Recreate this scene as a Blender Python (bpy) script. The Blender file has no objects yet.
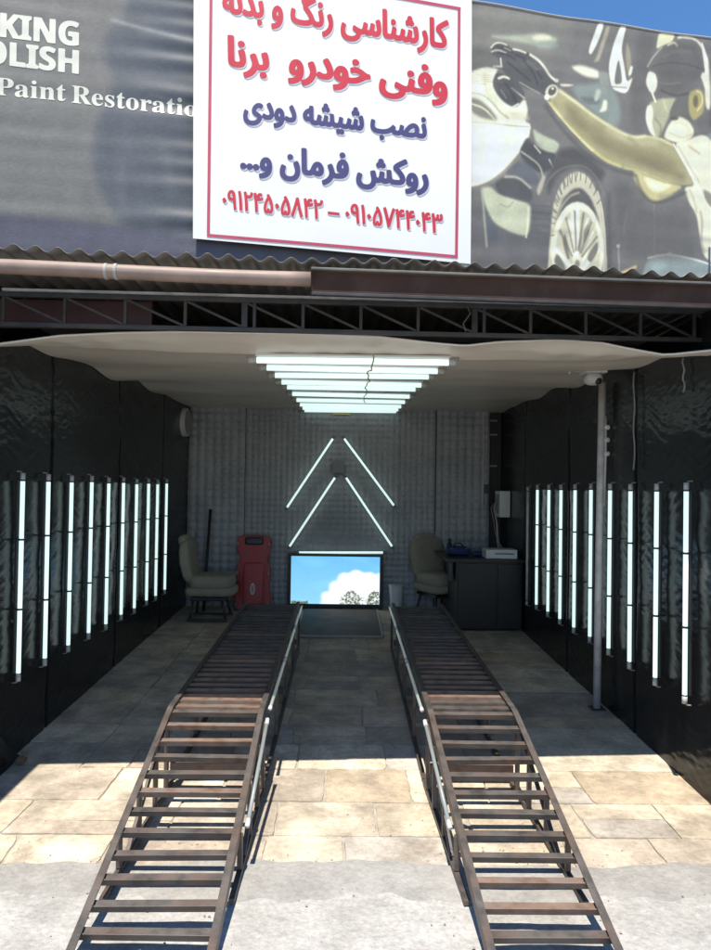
import bpy, bmesh, math, random
import numpy as np
from mathutils import Vector, Matrix
random.seed(7); rng = np.random.default_rng(7)
R = math.radians
S = bpy.context.scene
COL = S.collection

# ------------------------------------------------------------------ camera
FPX, CX, CY = 700.0, 355.5, 475.0
EYE = Vector((0, 0, 1.52))
yaw, pitch, roll = R(0.86), R(0.98), 0.015
fwd = Vector((math.sin(yaw) * math.cos(pitch), math.cos(yaw) * math.cos(pitch), math.sin(pitch)))
r0 = fwd.cross(Vector((0, 0, 1))).normalized()
u0 = r0.cross(fwd)
rt = (r0 * math.cos(roll) + u0 * math.sin(roll)).normalized()
up = (u0 * math.cos(roll) - r0 * math.sin(roll)).normalized()
cam = bpy.data.cameras.new('camera'); camo = bpy.data.objects.new('camera', cam); COL.objects.link(camo)
camo.matrix_world = Matrix(((rt.x, up.x, -fwd.x, EYE.x), (rt.y, up.y, -fwd.y, EYE.y), (rt.z, up.z, -fwd.z, EYE.z), (0, 0, 0, 1)))
cam.sensor_fit = 'VERTICAL'; cam.sensor_height = 36; cam.lens = FPX / 950 * 36
cam.clip_start = 0.05; cam.clip_end = 2000
S.camera = camo

def at(px, py, P, N):
    d = fwd + rt * ((px - CX) / FPX) - up * ((py - CY) / FPX)
    t = (Vector(P) - EYE).dot(Vector(N)) / d.dot(Vector(N))
    return EYE + d * t

# ------------------------------------------------------------------ materials
def lin(c):
    out = []
    for v in c[:3]:
        v = v / 255.0
        out.append(v / 12.92 if v <= 0.04045 else ((v + 0.055) / 1.055) ** 2.4)
    return out

def mat(name, col, rough=0.6, metal=0.0, var=0.15, scale=8.0, bump=0.0, bscale=40.0, emit=0.0, ecol=None,
        attr=None, spec=0.5, stain=None, stain_scale=3.0, stain_amt=0.5, coat=0.0, stretch=(1, 1, 1), rvar=0.15, fine=None):
    m = bpy.data.materials.new(name); m.use_nodes = True
    nt = m.node_tree; L = nt.links.new
    b = nt.nodes['Principled BSDF']
    b.inputs['Metallic'].default_value = metal
    b.inputs['Specular IOR Level'].default_value = spec
    b.inputs['Coat Weight'].default_value = coat
    tc = nt.nodes.new('ShaderNodeTexCoord'); mp = nt.nodes.new('ShaderNodeMapping')
    mp.inputs['Scale'].default_value = stretch
    L(tc.outputs['Object'], mp.inputs[0])
    n = nt.nodes.new('ShaderNodeTexNoise'); n.inputs['Scale'].default_value = scale; n.inputs['Detail'].default_value = 8
    L(mp.outputs[0], n.inputs['Vector'])
    if attr:
        a = nt.nodes.new('ShaderNodeAttribute'); a.attribute_name = attr; src = a.outputs['Color']
    else:
        a = nt.nodes.new('ShaderNodeRGB'); a.outputs[0].default_value = (*col, 1); src = a.outputs[0]
    # brightness variation
    mr = nt.nodes.new('ShaderNodeMapRange'); mr.inputs[1].default_value = 0.3; mr.inputs[2].default_value = 0.7
    mr.inputs[3].default_value = 1 - var; mr.inputs[4].default_value = 1 + var
    L(n.outputs[0], mr.inputs[0])
    vm = nt.nodes.new('ShaderNodeVectorMath'); vm.operation = 'SCALE'
    L(src, vm.inputs[0]); L(mr.outputs[0], vm.inputs['Scale']); out = vm.outputs[0]
    if stain:
        n2 = nt.nodes.new('ShaderNodeTexNoise'); n2.inputs['Scale'].default_value = stain_scale; n2.inputs['Detail'].default_value = 10
        n2.inputs['Roughness'].default_value = 0.68
        L(mp.outputs[0], n2.inputs['Vector'])
        m2 = nt.nodes.new('ShaderNodeMapRange'); m2.inputs[1].default_value = 0.47; m2.inputs[2].default_value = 0.66
        m2.inputs[4].default_value = stain_amt
        L(n2.outputs[0], m2.inputs[0])
        mx = nt.nodes.new('ShaderNodeMix'); mx.data_type = 'RGBA'; mx.inputs[7].default_value = (*stain, 1)
        L(m2.outputs[0], mx.inputs[0]); L(out, mx.inputs[6]); out = mx.outputs[2]
    if fine:
        nf = nt.nodes.new('ShaderNodeTexNoise'); nf.inputs['Scale'].default_value = fine[0]; nf.inputs['Detail'].default_value = 6; nf.inputs['Roughness'].default_value = .75
        L(mp.outputs[0], nf.inputs['Vector'])
        mf = nt.nodes.new('ShaderNodeMapRange'); mf.inputs[1].default_value = .32; mf.inputs[2].default_value = .68; mf.inputs[3].default_value = 1 - fine[1]; mf.inputs[4].default_value = 1 + fine[1]
        L(nf.outputs[0], mf.inputs[0]); vf = nt.nodes.new('ShaderNodeVectorMath'); vf.operation = 'SCALE'; L(out, vf.inputs[0]); L(mf.outputs[0], vf.inputs['Scale']); out = vf.outputs[0]
    L(out, b.inputs['Base Color'])
    rr = nt.nodes.new('ShaderNodeMapRange'); rr.inputs[1].default_value = 0.3; rr.inputs[2].default_value = 0.7
    rr.inputs[3].default_value = max(0.02, rough - rvar * rough); rr.inputs[4].default_value = min(1, rough + rvar * rough)
    L(n.outputs[0], rr.inputs[0]); L(rr.outputs[0], b.inputs['Roughness'])
    if bump:
        n3 = nt.nodes.new('ShaderNodeTexNoise'); n3.inputs['Scale'].default_value = bscale; n3.inputs['Detail'].default_value = 6
        L(mp.outputs[0], n3.inputs['Vector'])
        bp = nt.nodes.new('ShaderNodeBump'); bp.inputs['Strength'].default_value = 1; bp.inputs['Distance'].default_value = bump
        L(n3.outputs[0], bp.inputs['Height']); L(bp.outputs[0], b.inputs['Normal'])
    if emit:
        if attr: L(a.outputs['Color'], b.inputs['Emission Color'])
        else: b.inputs['Emission Color'].default_value = (*(ecol or col), 1)
        b.inputs['Emission Strength'].default_value = emit
    return m

M = {}
M['concrete'] = mat('concrete', (.365, .35, .325), .92, var=.16, scale=6, bump=.012, bscale=30, stain=(.47, .455, .43), stain_scale=3.2, stain_amt=.8, fine=(42, .2), spec=.2)
M['cement'] = mat('grey_cement', (.30, .286, .265), .92, var=.16, scale=5, bump=.008, bscale=40, stain=(.38, .365, .34), stain_scale=3.5, stain_amt=.8, fine=(42, .16), spec=.2)
M['mortar'] = mat('mortar', (.37, .335, .275), .95, var=.2, scale=12, bump=.004, bscale=60, spec=.2)
M['stone'] = mat('flagstone', (.5, .4, .3), .75, var=.3, scale=5, bump=.009, bscale=22, attr='tint', stain=(.27, .225, .175), stain_scale=3.6, stain_amt=.75, fine=(30, .2), spec=.3)
M['vinyl'] = mat('black_vinyl', (.013, .0132, .0135), .2, var=.2, scale=3, bump=.002, bscale=9, stretch=(1, 1, 3.5), spec=.2)
M['block'] = mat('grey_block', (.22, .215, .205), .9, var=.15, scale=4, bump=.004, bscale=30)
M['quilt'] = mat('grey_panel', (.345, .35, .36), .4, var=.16, scale=2.5, spec=.4)
M['backing'] = mat('dark_board', (.03, .03, .032), .7)
M['sheet'] = mat('ceiling_film', (.76, .70, .61), .36, var=.05, scale=1.4, bump=.004, bscale=3.5, stretch=(.6, 2.5, 1), stain=(.60, .55, .48), stain_scale=1.2, stain_amt=.35, spec=.5)
M['galv'] = mat('galvanised_sheet', (.13, .125, .112), .5, metal=.35, var=.25, scale=9, stain=(.2, .15, .12), stain_scale=5, stain_amt=.6)
M['pipe'] = mat('pinkish_pipe', (.27, .19, .15), .55, var=.15, scale=6, stain=(.2, .14, .11), stain_scale=7, stain_amt=.6)
M['fascia'] = mat('brown_fascia', (.065, .036, .026), .85, spec=.15, var=.2, scale=5, stain=(.10, .065, .052), stain_scale=6, stain_amt=.5)
M['steel'] = mat('dark_painted_steel', (.05, .048, .047), .55, metal=.3, var=.25, scale=12, stain=(.11, .08, .06), stain_scale=9, stain_amt=.5)
M['ramp'] = mat('worn_ramp_steel', (.098, .086, .078), .5, metal=.25, var=.45, scale=14, bump=.0012, bscale=80, stain=(.12, .066, .042), stain_scale=7, stain_amt=.7)
M['rust'] = mat('rusty_steel', (.19, .12, .085), .65, metal=.15, var=.35, scale=16, bump=.0015, bscale=70, stain=(.15, .14, .13), stain_scale=8, stain_amt=.8)
M['pole'] = mat('weathered_white_paint', (.58, .55, .52), .6, var=.15, scale=10, stain=(.26, .23, .21), stain_scale=8, stain_amt=.5)
M['white_plastic'] = mat('white_plastic', (.62, .62, .6), .45, var=.05)
M['cap'] = mat('tube_end_cap', (.42, .42, .40), .5)
M['grey_plastic'] = mat('grey_plastic', (.24, .24, .24), .5, var=.1)
M['black_plastic'] = mat('black_plastic', (.018, .018, .02), .4, var=.1)
M['black_board'] = mat('black_laminate', (.012, .012, .0125), .42, var=.15, scale=4)
M['beige'] = mat('beige_fabric', (.30, .265, .20), .85, var=.12, scale=14, bump=.002, bscale=120)
M['red'] = mat('red_plastic', (.38, .02, .018), .42, var=.12, scale=6)
M['blue'] = mat('blue_cloth', (.022, .03, .12), .75, var=.2, scale=12)
M['lamp'] = mat('lit_tube', (.8, .8, .8), .4, var=0, emit=.45, ecol=(.76, 1.0, .96))
M['lamp_dim'] = mat('white_glass_tube', (.17, .18, .175), .35, var=.03, emit=.10, ecol=(.75, .9, .88))
M['banner'] = mat('printed_banner', (.2, .2, .2), .5, var=.03, scale=30, attr='print', spec=.35, rvar=.05)
M['signw'] = mat('sign_white', (.76, .74, .69), .5, var=.015, scale=3)
M['sred'] = mat('sign_red', (.52, .03, .045), .5, var=.04)
M['sborder'] = mat('sign_border_red', (.46, .06, .10), .5, var=.04)
M['sblue'] = mat('sign_blue', (.06, .052, .15), .5, var=.04)
M['sshade'] = mat('sign_letter_shade', (.56, .52, .53), .5, var=.02)
M['cream'] = mat('cream_ink', (.62, .60, .50), .5, var=.03)
M['screen'] = mat('screen', (.1, .1, .1), .3, var=0, emit=.5, attr='print')
M['brick'] = mat('brown_stone', (.14, .085, .05), .9, var=.25, scale=20, bump=.004)
M['brass'] = mat('brass', (.5, .38, .12), .4, metal=.6)
M['mat'] = mat('brown_rubber', (.10, .088, .075), .75, var=.2, scale=6, bump=.002)
M['stone_chip'] = mat('stone_chip', (.30, .27, .23), .9, var=.3, scale=30)
M['edge'] = mat('pale_edging', (.33, .31, .28), .6, var=.1)

# ------------------------------------------------------------------ mesh helpers
class MB:
    def __init__(s): s.v = []; s.f = []
    def add(s, vs, fs):
        k = len(s.v); s.v += [tuple(p) for p in vs]; s.f += [tuple(i + k for i in f) for f in fs]; return s
    def box(s, c, d, b=0.0, rot=None):
        bm = bmesh.new(); bmesh.ops.create_cube(bm, size=1)
        for v in bm.verts: v.co = Vector((v.co.x * d[0], v.co.y * d[1], v.co.z * d[2]))
        if b: bmesh.ops.bevel(bm, geom=bm.edges[:], offset=b, segments=2, affect='EDGES', profile=.6)
        mx = Matrix.Translation(Vector(c)) @ (rot.to_4x4() if rot else Matrix())
        bm.verts.index_update()
        s.add([mx @ v.co for v in bm.verts], [[v.index for v in f.verts] for f in bm.faces]); bm.free(); return s
    def bar(s, a, b, w, h, bev=0.0, upv=(0, 0, 1)):
        a, b = Vector(a), Vector(b); y = (b - a).normalized(); x = y.cross(Vector(upv)).normalized(); z = x.cross(y)
        rot = Matrix((x, y, z)).transposed()
        return s.box((a + b) / 2, (w, (b - a).length, h), bev, rot)
    def tube(s, pts, r, n=12, cap=True):
        pts = [Vector(p) for p in pts]; rs = r if isinstance(r, (list, tuple)) else [r] * len(pts)
        vs = []; fs = []; ref = None
        for i, p in enumerate(pts):
            t = (pts[min(i + 1, len(pts) - 1)] - pts[max(i - 1, 0)]).normalized()
            if ref is None: ref = t.orthogonal().normalized()
            ref = (ref - t * ref.dot(t)).normalized(); q = t.cross(ref)
            for k in range(n):
                a = 2 * math.pi * k / n
                vs.append(p + (ref * math.cos(a) + q * math.sin(a)) * rs[i])
        for i in range(len(pts) - 1):
            for k in range(n):
                fs.append((i * n + k, i * n + (k + 1) % n, (i + 1) * n + (k + 1) % n, (i + 1) * n + k))
        if cap: fs.append(tuple(range(n))[::-1]); fs.append(tuple(range((len(pts) - 1) * n, len(pts) * n)))
        return s.add(vs, fs)
    def cushion(s, c, d, e=4.0, n=10, rot=None, bend=0.0):
        # superellipsoid pad
        vs = []; fs = []; N = n * 4
        def sp(a, p): return math.copysign(abs(a) ** p, a)
        for i in range(n + 1):
            ph = -math.pi / 2 + math.pi * i / n
            for k in range(N):
                th = 2 * math.pi * k / N; q = 2.0 / e
                x = sp(math.cos(ph), q) * sp(math.cos(th), q); y = sp(math.cos(ph), q) * sp(math.sin(th), q); z = sp(math.sin(ph), q)
                p = Vector((x * d[0] / 2, y * d[1] / 2, z * d[2] / 2)); p.x += bend * (2 * p.z / d[2]) ** 2
                if rot: p = rot @ p
                vs.append(p + Vector(c))
        for i in range(n):
            for k in range(N): fs.append((i * N + k, i * N + (k + 1) % N, (i + 1) * N + (k + 1) % N, (i + 1) * N + k))
        return s.add(vs, fs)
    def build(s, name, m, parent=None, smooth=False, loc=None):
        me = bpy.data.meshes.new(name); me.from_pydata(s.v, [], s.f); me.validate()
        bm = bmesh.new(); bm.from_mesh(me); bmesh.ops.recalc_face_normals(bm, faces=bm.faces[:]); bm.to_mesh(me); bm.free()
        me.materials.append(m)
        if smooth: me.shade_smooth() if hasattr(me, 'shade_smooth') else None
        o = bpy.data.objects.new(name, me); COL.objects.link(o)
        if parent: o.parent = parent
        if loc: o.location = loc
        return o

def grid_obj(name, nu, nv, fn, m, parent=None, smooth=True, color=None, flip=False):
    us = np.linspace(0, 1, nu); vs = np.linspace(0, 1, nv)
    U, V = np.meshgrid(us, vs)
    P = fn(U.ravel(), V.ravel())
    me = bpy.data.meshes.new(name)
    idx = np.arange(nu * nv).reshape(nv, nu)
    F = np.stack([idx[:-1, :-1], idx[:-1, 1:], idx[1:, 1:], idx[1:, :-1]], -1).reshape(-1, 4)
    if flip: F = F[:, ::-1]
    me.from_pydata(P.tolist(), [], F.tolist())
    if color is not None:
        ca = me.color_attributes.new('print', 'FLOAT_COLOR', 'POINT')
        ca.data.foreach_set('color', np.concatenate([color(U.ravel(), V.ravel()), np.ones((nu * nv, 1))], 1).astype(np.float32).ravel())
    if smooth: me.polygons.foreach_set('use_smooth', [True] * len(me.polygons))
    me.materials.append(m)
    o = bpy.data.objects.new(name, me); COL.objects.link(o)
    if parent: o.parent = parent
    return o

def tag(o, label=None, cat=None, group=None, kind=None):
    if label: o['label'] = label
    if cat: o['category'] = cat
    if group: o['group'] = group
    if kind: o['kind'] = kind
    return o
def empty(name, loc=(0, 0, 0), label=None, cat=None, group=None):
    o = bpy.data.objects.new(name, None); COL.objects.link(o); o.location = loc; o.empty_display_size = .1
    return tag(o, label, cat, group)
def copy_tree(o, parent=None):
    c = o.copy(); COL.objects.link(c); c.parent = parent
    for ch in [x for x in list(COL.objects) if x.parent is o]: copy_tree(ch, c)
    return c

# smooth value noise built from sines (vectorised)
class Waves:
    def __init__(s, n, fx, fy, seed):
        g = np.random.default_rng(seed)
        s.k = [(g.uniform(*fx) * g.choice([-1, 1]), g.uniform(*fy) * g.choice([-1, 1]), g.uniform(0, 6.28), g.uniform(.4, 1)) for _ in range(n)]
        s.n = sum(k[3] for k in s.k) * .5
    def __call__(s, x, y):
        return sum(a * np.sin(fx * x + fy * y + p) for fx, fy, p, a in s.k) / s.n

# ------------------------------------------------------------------ ground and floor
def fz(y): return -.08 + .031 * (y - 3.85)
YC = 3.02                     # where the stones stop and the concrete apron starts
XW = 1.90                     # inner face of the side walls
YB = 8.5                      # back wall
zc = fz(YC)
g = MB()
g.add([(-400, -400, zc - .06), (400, -400, zc - .06), (400, YC, zc - .06), (-400, YC, zc - .06)], [(0, 1, 2, 3)])
g.add([(-400, YC, zc - .06), (400, YC, zc - .06), (400, 900, zc - .06), (-400, 900, zc - .06)], [(0, 1, 2, 3)])
tag(g.build('ground', M['concrete']), kind='structure')
wv = Waves(14, (2, 14), (2, 14), 3)
def apron(u, v):
    x = -3.2 + 6.4 * u; y = -1.5 + (YC + 1.5) * v
    return np.stack([x, y, fz(np.maximum(y, 1.9)) + (.006 * wv(x, y) + .002 * wv(x * 4, y * 4)) * np.clip((YC - y) / .4, 0, 1) - .002], 1)
tag(grid_obj('pavement', 220, 150, apron, M['concrete']), kind='structure')
# darker cement band with a ragged edge, a real skim about 4 mm thick
def band(u, v):
    x = -3.2 + 6.4 * u
    y0 = 2.80 + .03 * np.sin(x * 5.1 + 1) + .02 * np.sin(x * 13) + .012 * np.sin(x * 37)
    y = y0 + (YC + .03 + .018 * np.sin(x * 3.1 + 2) + .012 * np.sin(x * 9.7) + .006 * np.sin(x * 31) - y0) * v
    return np.stack([x, y, fz(y) - .002 + .006 * np.minimum(1, v * 6) - .002 * v ** 12 + (.006 * wv(x, y) + .002 * wv(x * 4, y * 4)) * np.clip((YC - y) / .4, 0, 1)], 1)
tag(grid_obj('cement_strip', 320, 12, band, M['cement']), kind='structure')
fl = MB(); fl.add([(-2.1, YC, fz(YC) - .006), (2.1, YC, fz(YC) - .006), (2.1, 9, fz(9) - .006), (-2.1, 9, fz(9) - .006)], [(0, 1, 2, 3)])
tag(fl.build('floor', M['mortar']), kind='structure')
# flagstones: one sheet of separately cut stones
def flagstones():
    V = []; F = []; C = []
    pal = [(.60, .51, .37), (.63, .55, .41), (.55, .47, .35), (.50, .42, .32), (.46, .39, .30), (.58, .46, .34), (.42, .375, .31), (.62, .53, .38), (.52, .42, .29)]
    def stone(x0, x1, y0, y1, sl0, sl1, tint):
        gap = random.choice([.0015, .003, .005, .008]); pts = []
        cs = [(x0 + gap + sl0[0], y0 + gap), (x1 - gap + sl1[0], y0 + gap), (x1 - gap + sl1[1], y1 - gap), (x0 + gap + sl0[1], y1 - gap)]
        ctr = (sum(c[0] for c in cs) / 4, sum(c[1] for c in cs) / 4)
        for i in range(4):
            a, b = cs[i], cs[(i + 1) % 4]; L = math.hypot(b[0] - a[0], b[1] - a[1]); n = max(4, int(L / .035))
            for k in range(n):
                t = k / n
                if k == 0:
                    ch = random.choice([0, 0, .006, .012, .022]); pts.append((a[0] + (ctr[0] - a[0]) * ch * 2, a[1] + (ctr[1] - a[1]) * ch * 2)); continue
                j = .0022 if k else .006
                pts.append((a[0] + (b[0] - a[0]) * t + random.uniform(-j, j), a[1] + (b[1] - a[1]) * t + random.uniform(-j, j)))
        cx = sum(p[0] for p in pts) / len(pts); cy = sum(p[1] for p in pts) / len(pts)
        h = random.uniform(-.001, .0015); k = len(V); n = len(pts)
        tx, ty = random.uniform(-.006, .006), random.uniform(-.006, .006)
        for q, dz in ((1.0, -.0045), (.993, h)):
            for p in pts:
                x = cx + (p[0] - cx) * q; y = cy + (p[1] - cy) * q
                V.append((x, y, fz(y) + dz + (tx * (x - cx) + ty * (y - cy) if dz > 0 else 0)))
        for i in range(n): F.append((k + i, k + (i + 1) % n, k + n + (i + 1) % n, k + n + i)); C.append(tint)
        F.append(tuple(k + n + i for i in range(n))); C.append(tint)
    def tint():
        c = random.choice(pal); f = random.uniform(.80, 1.08); return (c[0] * f, c[1] * f * 1.0, c[2] * f * 1.04)
    # front courses follow the photograph, joints in metres
    rows = [(3.02, 3.27, [-1.45, -1.02, -.33, .02, .50, 1.02, 1.42]),
            (3.27, 3.60, [-1.55, -.80, -.30, .17, .62, 1.18, 1.60]),
            (3.60, 3.98, [-1.22, -.62, -.09, .38, .78, 1.30])]
    y = 3.98
    while y < YB:
        d = random.uniform(.3, .46); x = -1.25 + random.uniform(0, .4); js = [-1.45]
        while x < 1.5: js.append(x); x += random.uniform(.36, .66)
        rows.append((y, min(y + d, YB + .02), js)); y += d
    for y0, y1, js in rows:
        xs = [-XW - .05] + [j for j in js] + [XW + .05]
        sk = [(0, 0)] + [(random.uniform(-.015, .015), random.uniform(-.015, .015)) for _ in js] + [(0, 0)]
        for i in range(len(xs) - 1):
            if xs[i + 1] - xs[i] < .05: continue
            if random.random() < .2 and y1 - y0 > .3:
                ym = (y0 + y1) / 2 + random.uniform(-.04, .04)
                t0 = sk[i]; t1 = sk[i + 1]; m0 = (t0[0] + t0[1]) / 2; m1 = (t1[0] + t1[1]) / 2
                stone(xs[i], xs[i + 1], y0, ym, (t0[0], m0), (t1[0], m1), tint()); stone(xs[i], xs[i + 1], ym, y1, (m0, t0[1]), (m1, t1[1]), tint())
            else: stone(xs[i], xs[i + 1], y0, y1, sk[i], sk[i + 1], tint())
    me = bpy.data.meshes.new('stone_paving'); me.from_pydata(V, [], F)
    ca = me.color_attributes.new('tint', 'FLOAT_COLOR', 'CORNER'); arr = []
    for p, c in zip(me.polygons, C): arr += [(*c, 1)] * p.loop_total
    ca.data.foreach_set('color', np.array(arr, np.float32).ravel())
    me.materials.append(M['stone']); o = bpy.data.objects.new('stone_paving', me); COL.objects.link(o)
    return o
tag(flagstones(), kind='structure')

def grit(name, n, area, m, r0, r1):
    g = MB()
    for _ in range(n):
        x, y = area(); r = random.uniform(r0, r1); c = Vector((x, y, fz(y) + .002)); p = []
        for i in range(6): q = i * math.pi / 3 + random.uniform(-.3, .3); p.append(c + Vector((math.cos(q) * r * random.uniform(.6, 1.2), math.sin(q) * r * random.uniform(.6, 1.2), 0)))
        p.append(c + Vector((random.uniform(-.3, .3) * r, random.uniform(-.3, .3) * r, r * random.uniform(.5, .9))))
        g.add(p, [(i, (i + 1) % 6, 6) for i in range(6)])
    return tag(g.build(name, m), 'loose grit and small chips scattered on the paving and concrete apron', None, None, 'stuff')
def _ga():
    k = random.random()
    if k < .4: return random.uniform(-1.75, 1.75), random.gauss(3.0, .12)
    if k < .7: return random.choice([-1, 1]) * random.uniform(.38, 1.05), random.uniform(2.3, 3.9)
    return random.uniform(-1.8, 1.8), random.uniform(2.2, 6.5)
grit('grit', 700, _ga, M['stone_chip'], .0015, .006)

# ------------------------------------------------------------------ side walls with wrinkled black vinyl
def side_wall(sg, label):
    w = empty('side_wall', (sg * XW, 5.4, 0), label, 'wall')
    y0, y1, z0, z1 = 2.35, 8.75, -.2, 2.47
    b = MB(); b.box((sg * .17, (y0 + y1) / 2 - 5.4, (z0 + z1) / 2), (.26, y1 - y0 - .04, z1 - z0)); b.build('block', M['block'], w)
    w1 = Waves(12, (1.5, 5), (9, 26), 11 + sg); w2 = Waves(14, (6, 24), (60, 130), 21 + sg); w3 = Waves(6, (.5, 1.6), (.5, 2.5), 31 + sg); w4 = Waves(16, (12, 42), (55, 120), 61 + sg)
    def fn(u, v):
        y = y0 + (y1 - y0) * u; z = z0 + (z1 - z0) * v
        d = .010 * w3(y, z) + .0042 * w1(y, z + .05 * np.sin(y * 6)) * (0.6 + .4 * w3(z * 2, y)) + .0021 * (1 - np.abs(w2(y, z + .03 * np.sin(y * 9) + .012 * np.sin(y * 23)))) * (.7 + .5 * w3(y * 3, z * 3))
        d = d + .0014 * w4(y, z + .02 * np.sin(y * 14)) * np.clip(.65 + .45 * w3(y * 2.2, z * 2.2 + 1), .15, 1.2)
        # vertical seams where two lengths of vinyl meet
        for ys in (3.2, 4.55, 5.9, 7.3): d = d - .012 * np.exp(-((y - ys - .01 * np.sin(z * 4)) / .012) ** 2)
        return np.stack([-sg * d, y - 5.4, z], 1)
    grid_obj('vinyl_sheet', 560, 290, fn, M['vinyl'], w, flip=sg > 0)
    return w
side_wall(-1, 'left side wall of the bay covered in wrinkled black vinyl, beside the pale chair')
side_wall(1, 'right side wall of the bay covered in wrinkled black vinyl, behind the white pole')

# ------------------------------------------------------------------ back wall of quilted panels
bw = empty('back_wall', (0, YB, 0), 'rear wall of grey quilted panels behind the chevron of tube lights', 'wall')
MB().box((0, .16, 1.2), (4.1, .2, 2.9)).build('wall_board', M['backing'], bw)
def quilt(x0, x1, z0, z1, p, amp, seed):
    nx = max(1, round((x1 - x0) / p)); nz = round((z1 - z0) / p); gq = np.random.default_rng(seed)
    h = gq.uniform(.75, 1.25, (nz + 2, nx + 2)); tx = gq.uniform(-.25, .25, (nz + 2, nx + 2)); k = 5
    def fn(u, v):
        a = u * nx; b = v * nz; i = np.minimum(a.astype(int), nx - 1); j = np.minimum(b.astype(int), nz - 1)
        fu = a - i; fv = b - j
        d = (np.clip(np.sin(np.pi * fu), 0, 1) * np.clip(np.sin(np.pi * fv), 0, 1)) ** .6 * h[j, i] * amp * (1 + tx[j, i] * (fu + fv - 1))
        return np.stack([x0 + (x1 - x0) * u, -d, z0 + (z1 - z0) * v], 1)
    return grid_obj('quilted_panel', nx * k + 1, nz * k + 1, fn, M['quilt'], bw)
quilt(-1.9, -1.213, .0, 2.6, .098, .026, 1)
quilt(-1.207, 1.095, .0, 2.6, .070, .019, 2)
quilt(1.105, 1.76, .0, 2.6, .098, .026, 3)
MB().box((1.83, .0, 1.2), (.13, .03, 2.8)).build('corner_board', M['backing'], bw)
MB().box((1.1, -.016, 1.75), (.012, .012, 1.5)).build('joint_strip', M['black_plastic'], bw)

# ------------------------------------------------------------------ corrugated roof, gutter pipe, fascia
KY = .056                      # the street front runs slightly askew to the bay
def fy(x, y): return y + KY * x
def corr(u, v):
    x = -3.4 + 6.8 * u; y = fy(x, 3.185) + (9.0 - 3.185) * v
    sag = .006 * np.sin(x * 2.3) + .004 * np.sin(x * 7.1)
    return np.stack([x, y, 2.556 + .0125 * np.sin(x * 2 * np.pi / .094) + sag + .03 * v], 1)
rf = empty('roof', (0, 0, 0), 'corrugated metal roof sheet over the bay with its wavy front edge', 'roof')
o = grid_obj('corrugated_sheet', 900, 8, corr, M['galv'], rf)
o.modifiers.new('thick', 'SOLIDIFY').thickness = .002
for i, y in enumerate((4.6, 6.0, 7.4, 8.5)): MB().box((0, y, 2.505), (4.2, .05, .05)).build('purlin', M['steel'], rf)
pp = []
for i in range(30):
    x = -3.3 + i * (3.3 - .17) / 29; pp.append((x, fy(x, 3.2), 2.470 + .005 * math.sin(x * 3)))
gp = empty('gutter_pipe', pp[15], 'pinkish brown round pipe running under the left part of the roof edge', 'pipe')
o = MB().tube([Vector(p) - Vector(pp[15]) for p in pp], .033, 20).build('pipe', M['pipe'], gp, smooth=True)
c = Vector((-1.06, fy(-1.06, 3.2), 2.470)) - Vector(pp[15])
for dx in (-.022, .022): MB().tube([c + Vector((dx - .007, 0, 0)), c + Vector((dx + .007, 0, 0))], .036, 20).build('clamp_ring', M['edge'], gp)
fa = empty('fascia', (1.5, fy(1.5, 3.25), 2.46), 'brown metal fascia board under the right part of the roof edge', 'fascia')
a = Vector((-.17, fy(-.17, 3.22), 2.462)); b = Vector((3.4, fy(3.4, 3.22), 2.462)); lo = Vector(fa.location)
MB().bar(a - lo, b - lo, .02, .10, .003).build('board', M['fascia'], fa)
MB().bar(a - lo + Vector((0, -.012, .05)), b - lo + Vector((0, -.012, .05)), .06, .012, .003).build('lip', M['galv'], fa)
MB().bar(a - lo + Vector((0, -.006, -.058)), b - lo + Vector((0, -.006, -.058)), .03, .014, .002).build('lip', M['steel'], fa)

# ------------------------------------------------------------------ lattice girder
gd = empty('lattice_girder', (0, 3.6, 2.32), 'dark steel lattice girder spanning the bay front above the pale ceiling film', 'girder')
def gp3(x, z, dy=0): return Vector((x, fy(x, 3.6) + dy - 3.6, z - 2.32 + .008 * x))
XL = -1.73
for z, nm in ((2.468, 'chord'), (2.318, 'chord')):
    MB().bar(gp3(XL, z), gp3(2.6, z), .03, .022, .003).build(nm, M['steel'], gd)
MB().bar(gp3(XL, 2.495, .03), gp3(2.6, 2.495, .03), .05, .016, .003).build('chord', M['pole'], gd)
xs = [XL + .015 + i * .2975 for i in range(15)]
for i, x in enumerate(xs):
    w = .03 if i in (4, 8) else .016
    MB().bar(gp3(x, 2.33), gp3(x, 2.457), w, .016, .002, (0, 1, 0)).build('upright', M['steel'], gd)
    if i in (4, 8): MB().bar(gp3(x + .05, 2.33), gp3(x + .05, 2.457), .016, .016, .002, (0, 1, 0)).build('upright', M['steel'], gd)
    if i < 14:
        MB().bar(gp3(x + .01, 2.455), gp3(xs[i + 1] - .01, 2.332) if i + 1 < 15 else gp3(x, 2.4), .012, .01, .001, (0, 1, 0)).build('brace', M['steel'], gd)
MB().tube([gp3(.62, 2.46, -.03), gp3(.635, 2.42, -.04), gp3(.60, 2.37, -.03), gp3(.615, 2.33, -.03)], .004, 6).build('wire', M['galv'], gd)
# maroon board behind the girder at the left
tag(MB().box((0, 0, 0), (.85, .02, .15), .002).build('maroon_board', mat('maroon_board', (.06, .025, .025), .6), loc=(-1.45, 3.68, 2.40)), 'dark maroon board behind the left end of the steel lattice girder', 'board')

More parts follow.
